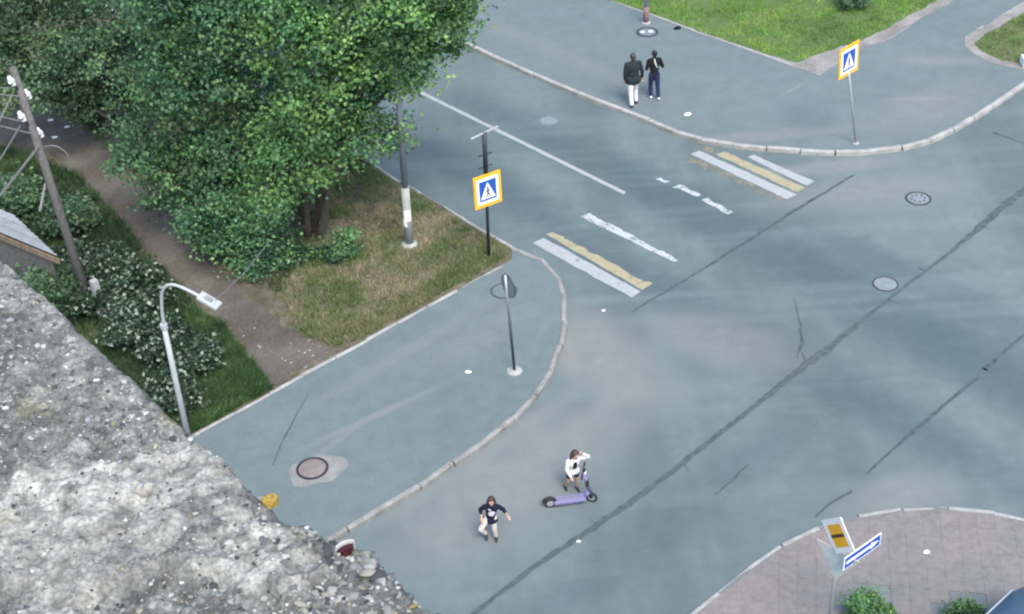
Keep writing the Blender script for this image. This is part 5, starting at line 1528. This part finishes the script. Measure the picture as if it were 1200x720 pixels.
def pane(a0, a1, f0, f1, z0f, z1f, name='window', y_out=0.006):
    """piece of a sloping cabin side: corners a0,a1 (index into Bq/Tq), fractions along and up"""
    def pt(f, g_):
        lo = Vector((*Bq[a0], zb)).lerp(Vector((*Bq[a1], zb)), f); hi = Vector((*Tq[a0], zt_)).lerp(Vector((*Tq[a1], zt_)), f)
        return lo.lerp(hi, g_)
    p = [pt(f0, z0f), pt(f1, z0f), pt(f1, z1f), pt(f0, z1f)]
    nn = (p[1] - p[0]).cross(p[3] - p[0]).normalized()
    c_ = sum(p, Vector()) / 4
    if nn.dot(c_ - Vector((0, 0, 1.1))) < 0: nn = -nn
    q = [v + nn * y_out for v in p]
    return MB().add([v - nn * 0.01 for v in q] + q, [(0, 1, 2, 3), (7, 6, 5, 4), (0, 1, 5, 4), (1, 2, 6, 5), (2, 3, 7, 6), (3, 0, 4, 7)]).build(name, m_carglass, t)
for a0, a1 in ((0, 1), (3, 2)):
    pane(a0, a1, .08, .36, .12, .86); pane(a0, a1, .39, .64, .12, .86); pane(a0, a1, .67, .93, .12, .86)
pane(1, 2, .07, .93, .08, .90, 'windscreen'); pane(0, 3, .08, .92, .12, .86, 'rear_window')
for s in (-1, 1):
    MB().tube([(-1.22, s * .585, 1.472), (-.4, s * .592, 1.49), (.30, s * .585, 1.472)], .016, 6).build('roof_rail', m_trim, t)
    MB().box((.80, s * .93, 1.0), (.12, .16, .12), None, .03).build('mirror', m_carblue, t)
    MB().box((1.98, s * .55, .66), (.16, .26, .12), None, .03).build('headlight', m_signwhite, t)
    MB().box((-2.02, s * .60, .78), (.10, .22, .14), None, .03).build('tail_light', mat('red_lens', (0.30, 0.01, 0.01), 0.3), t)
    for x in (-1.28, 1.30):
        mxw = Matrix.Translation((x, s * .80, .31)) @ Matrix.Rotation(R(90), 4, 'X')
        w_ = MB().lathe([(.19, -.1), (.29, -.1), (.31, -.07), (.31, .07), (.29, .1), (.19, .1)], 24, mxw, closed=True).build('wheel', m_rub, t, smooth=True)
        MB().lathe([(0.0001, -.085), (.19, -.095), (.19, .095), (0.0001, .085)], 16, mxw).build('rim', m_trim, w_)
        MB().box((x, s * .84, .60), (.02, .10, .02)).build('arch_trim', m_rub, t)

# ================================================================== LITTER AND LOOSE BITS
def scrap(name, label, x, y, z, r, m, cat='litter', seed=0, hgt=0.03):
    rg = random.Random(seed); n = 9; vs = []
    for ring, (rr_, zz) in enumerate(((1.0, 0.0), (0.8, hgt * 0.8), (0.35, hgt))):
        for i in range(n):
            a = 2 * math.pi * i / n; q = rr_ * r * rg.uniform(0.75, 1.2); vs.append((q * math.cos(a), q * math.sin(a) * 0.7, zz * rg.uniform(0.7, 1.2)))
    fs = [(k * n + i, k * n + (i + 1) % n, (k + 1) * n + (i + 1) % n, (k + 1) * n + i) for k in range(2) for i in range(n)] + [tuple(range(2 * n, 3 * n)), tuple(range(n - 1, -1, -1))]
    o = MB().add(vs, fs).build(name, m, None, G(x, y, z)); return tag(o, label, cat)
scrap('paper_scrap', 'white paper scrap on the far pavement below the couple', 806, 134, PZ + .002, .13, m_paper, seed=1)
scrap('paper_scrap', 'small white scrap on the near pavement left of the round sign', 548.5, 436, PZ + .002, .075, m_paper, seed=2)
scrap('paper_scrap', 'small white scrap on the pinkish slabs right of the arrow', 1086, 647, IZ + .002, .07, m_paper, seed=3)
scrap('paper_scrap', 'tiny pale scrap beside the long tar joint below the scooter', 678, 635, .008, .05, m_paper, seed=4)
scrap('dropped_bag', 'small dark lump at the lawn kerb behind the couple', 794, 34, PZ + .002, .13, c_black, seed=5, hgt=.10)
scrap('paper_scrap', 'pale scrap by the crack in the junction near the verge corner', 707, 364, .003, .055, m_paper, seed=6, hgt=.012)
for k, (x, y, lab) in enumerate(((59, 141, 'pale torn scrap on the dirt path nearest the utility pole'), (79, 149, 'largest pale torn scrap on the shaded dirt path'), (64, 161, 'lowest pale torn scrap on the shaded dirt path'))):
    scrap('paper_scrap', lab, x, y, .122, .11, m_paper, seed=7 + k, hgt=.02)
# thin wire from the lamp head to the trees
wpt = B0 + (h0 + h1) / 2
o = wire(wpt + Vector((0.15, 0, 0.02)), W(316, 282, B0.y + 3.5), 0.08, 'thin pale wire from the curved lamp head up into the trees', 0.012)
# stones along the trodden path
rp_ = random.Random(77)
pk = []
for k in range(26):
    x, y = rp_.choice([(345, 425), (360, 415), (330, 430), (300, 400), (350, 400), (280, 380), (375, 415)])
    p = G(x + rp_.gauss(0, 14), y + rp_.gauss(0, 9), 0.12)
    if not in_poly(np.array([p.x]), np.array([p.y]), pp)[0]: continue
    pk.append(p)
vv, ff, n0 = [], [], 0
for p in pk:
    Vp, Fp = protos[rp_.randrange(8)]; r = rp_.uniform(.02, .055)
    vv.append(Vp * np.array([r, r * .8, r * .5]) + np.array(p)); ff.append(Fp + n0); n0 += len(Vp)
o = link('path_gravel', fastmesh('path_gravel', np.concatenate(vv), np.concatenate(ff)), m_postconc); tag(o, 'loose grey gravel at the mouth of the dirt path', 'gravel', kind='stuff')
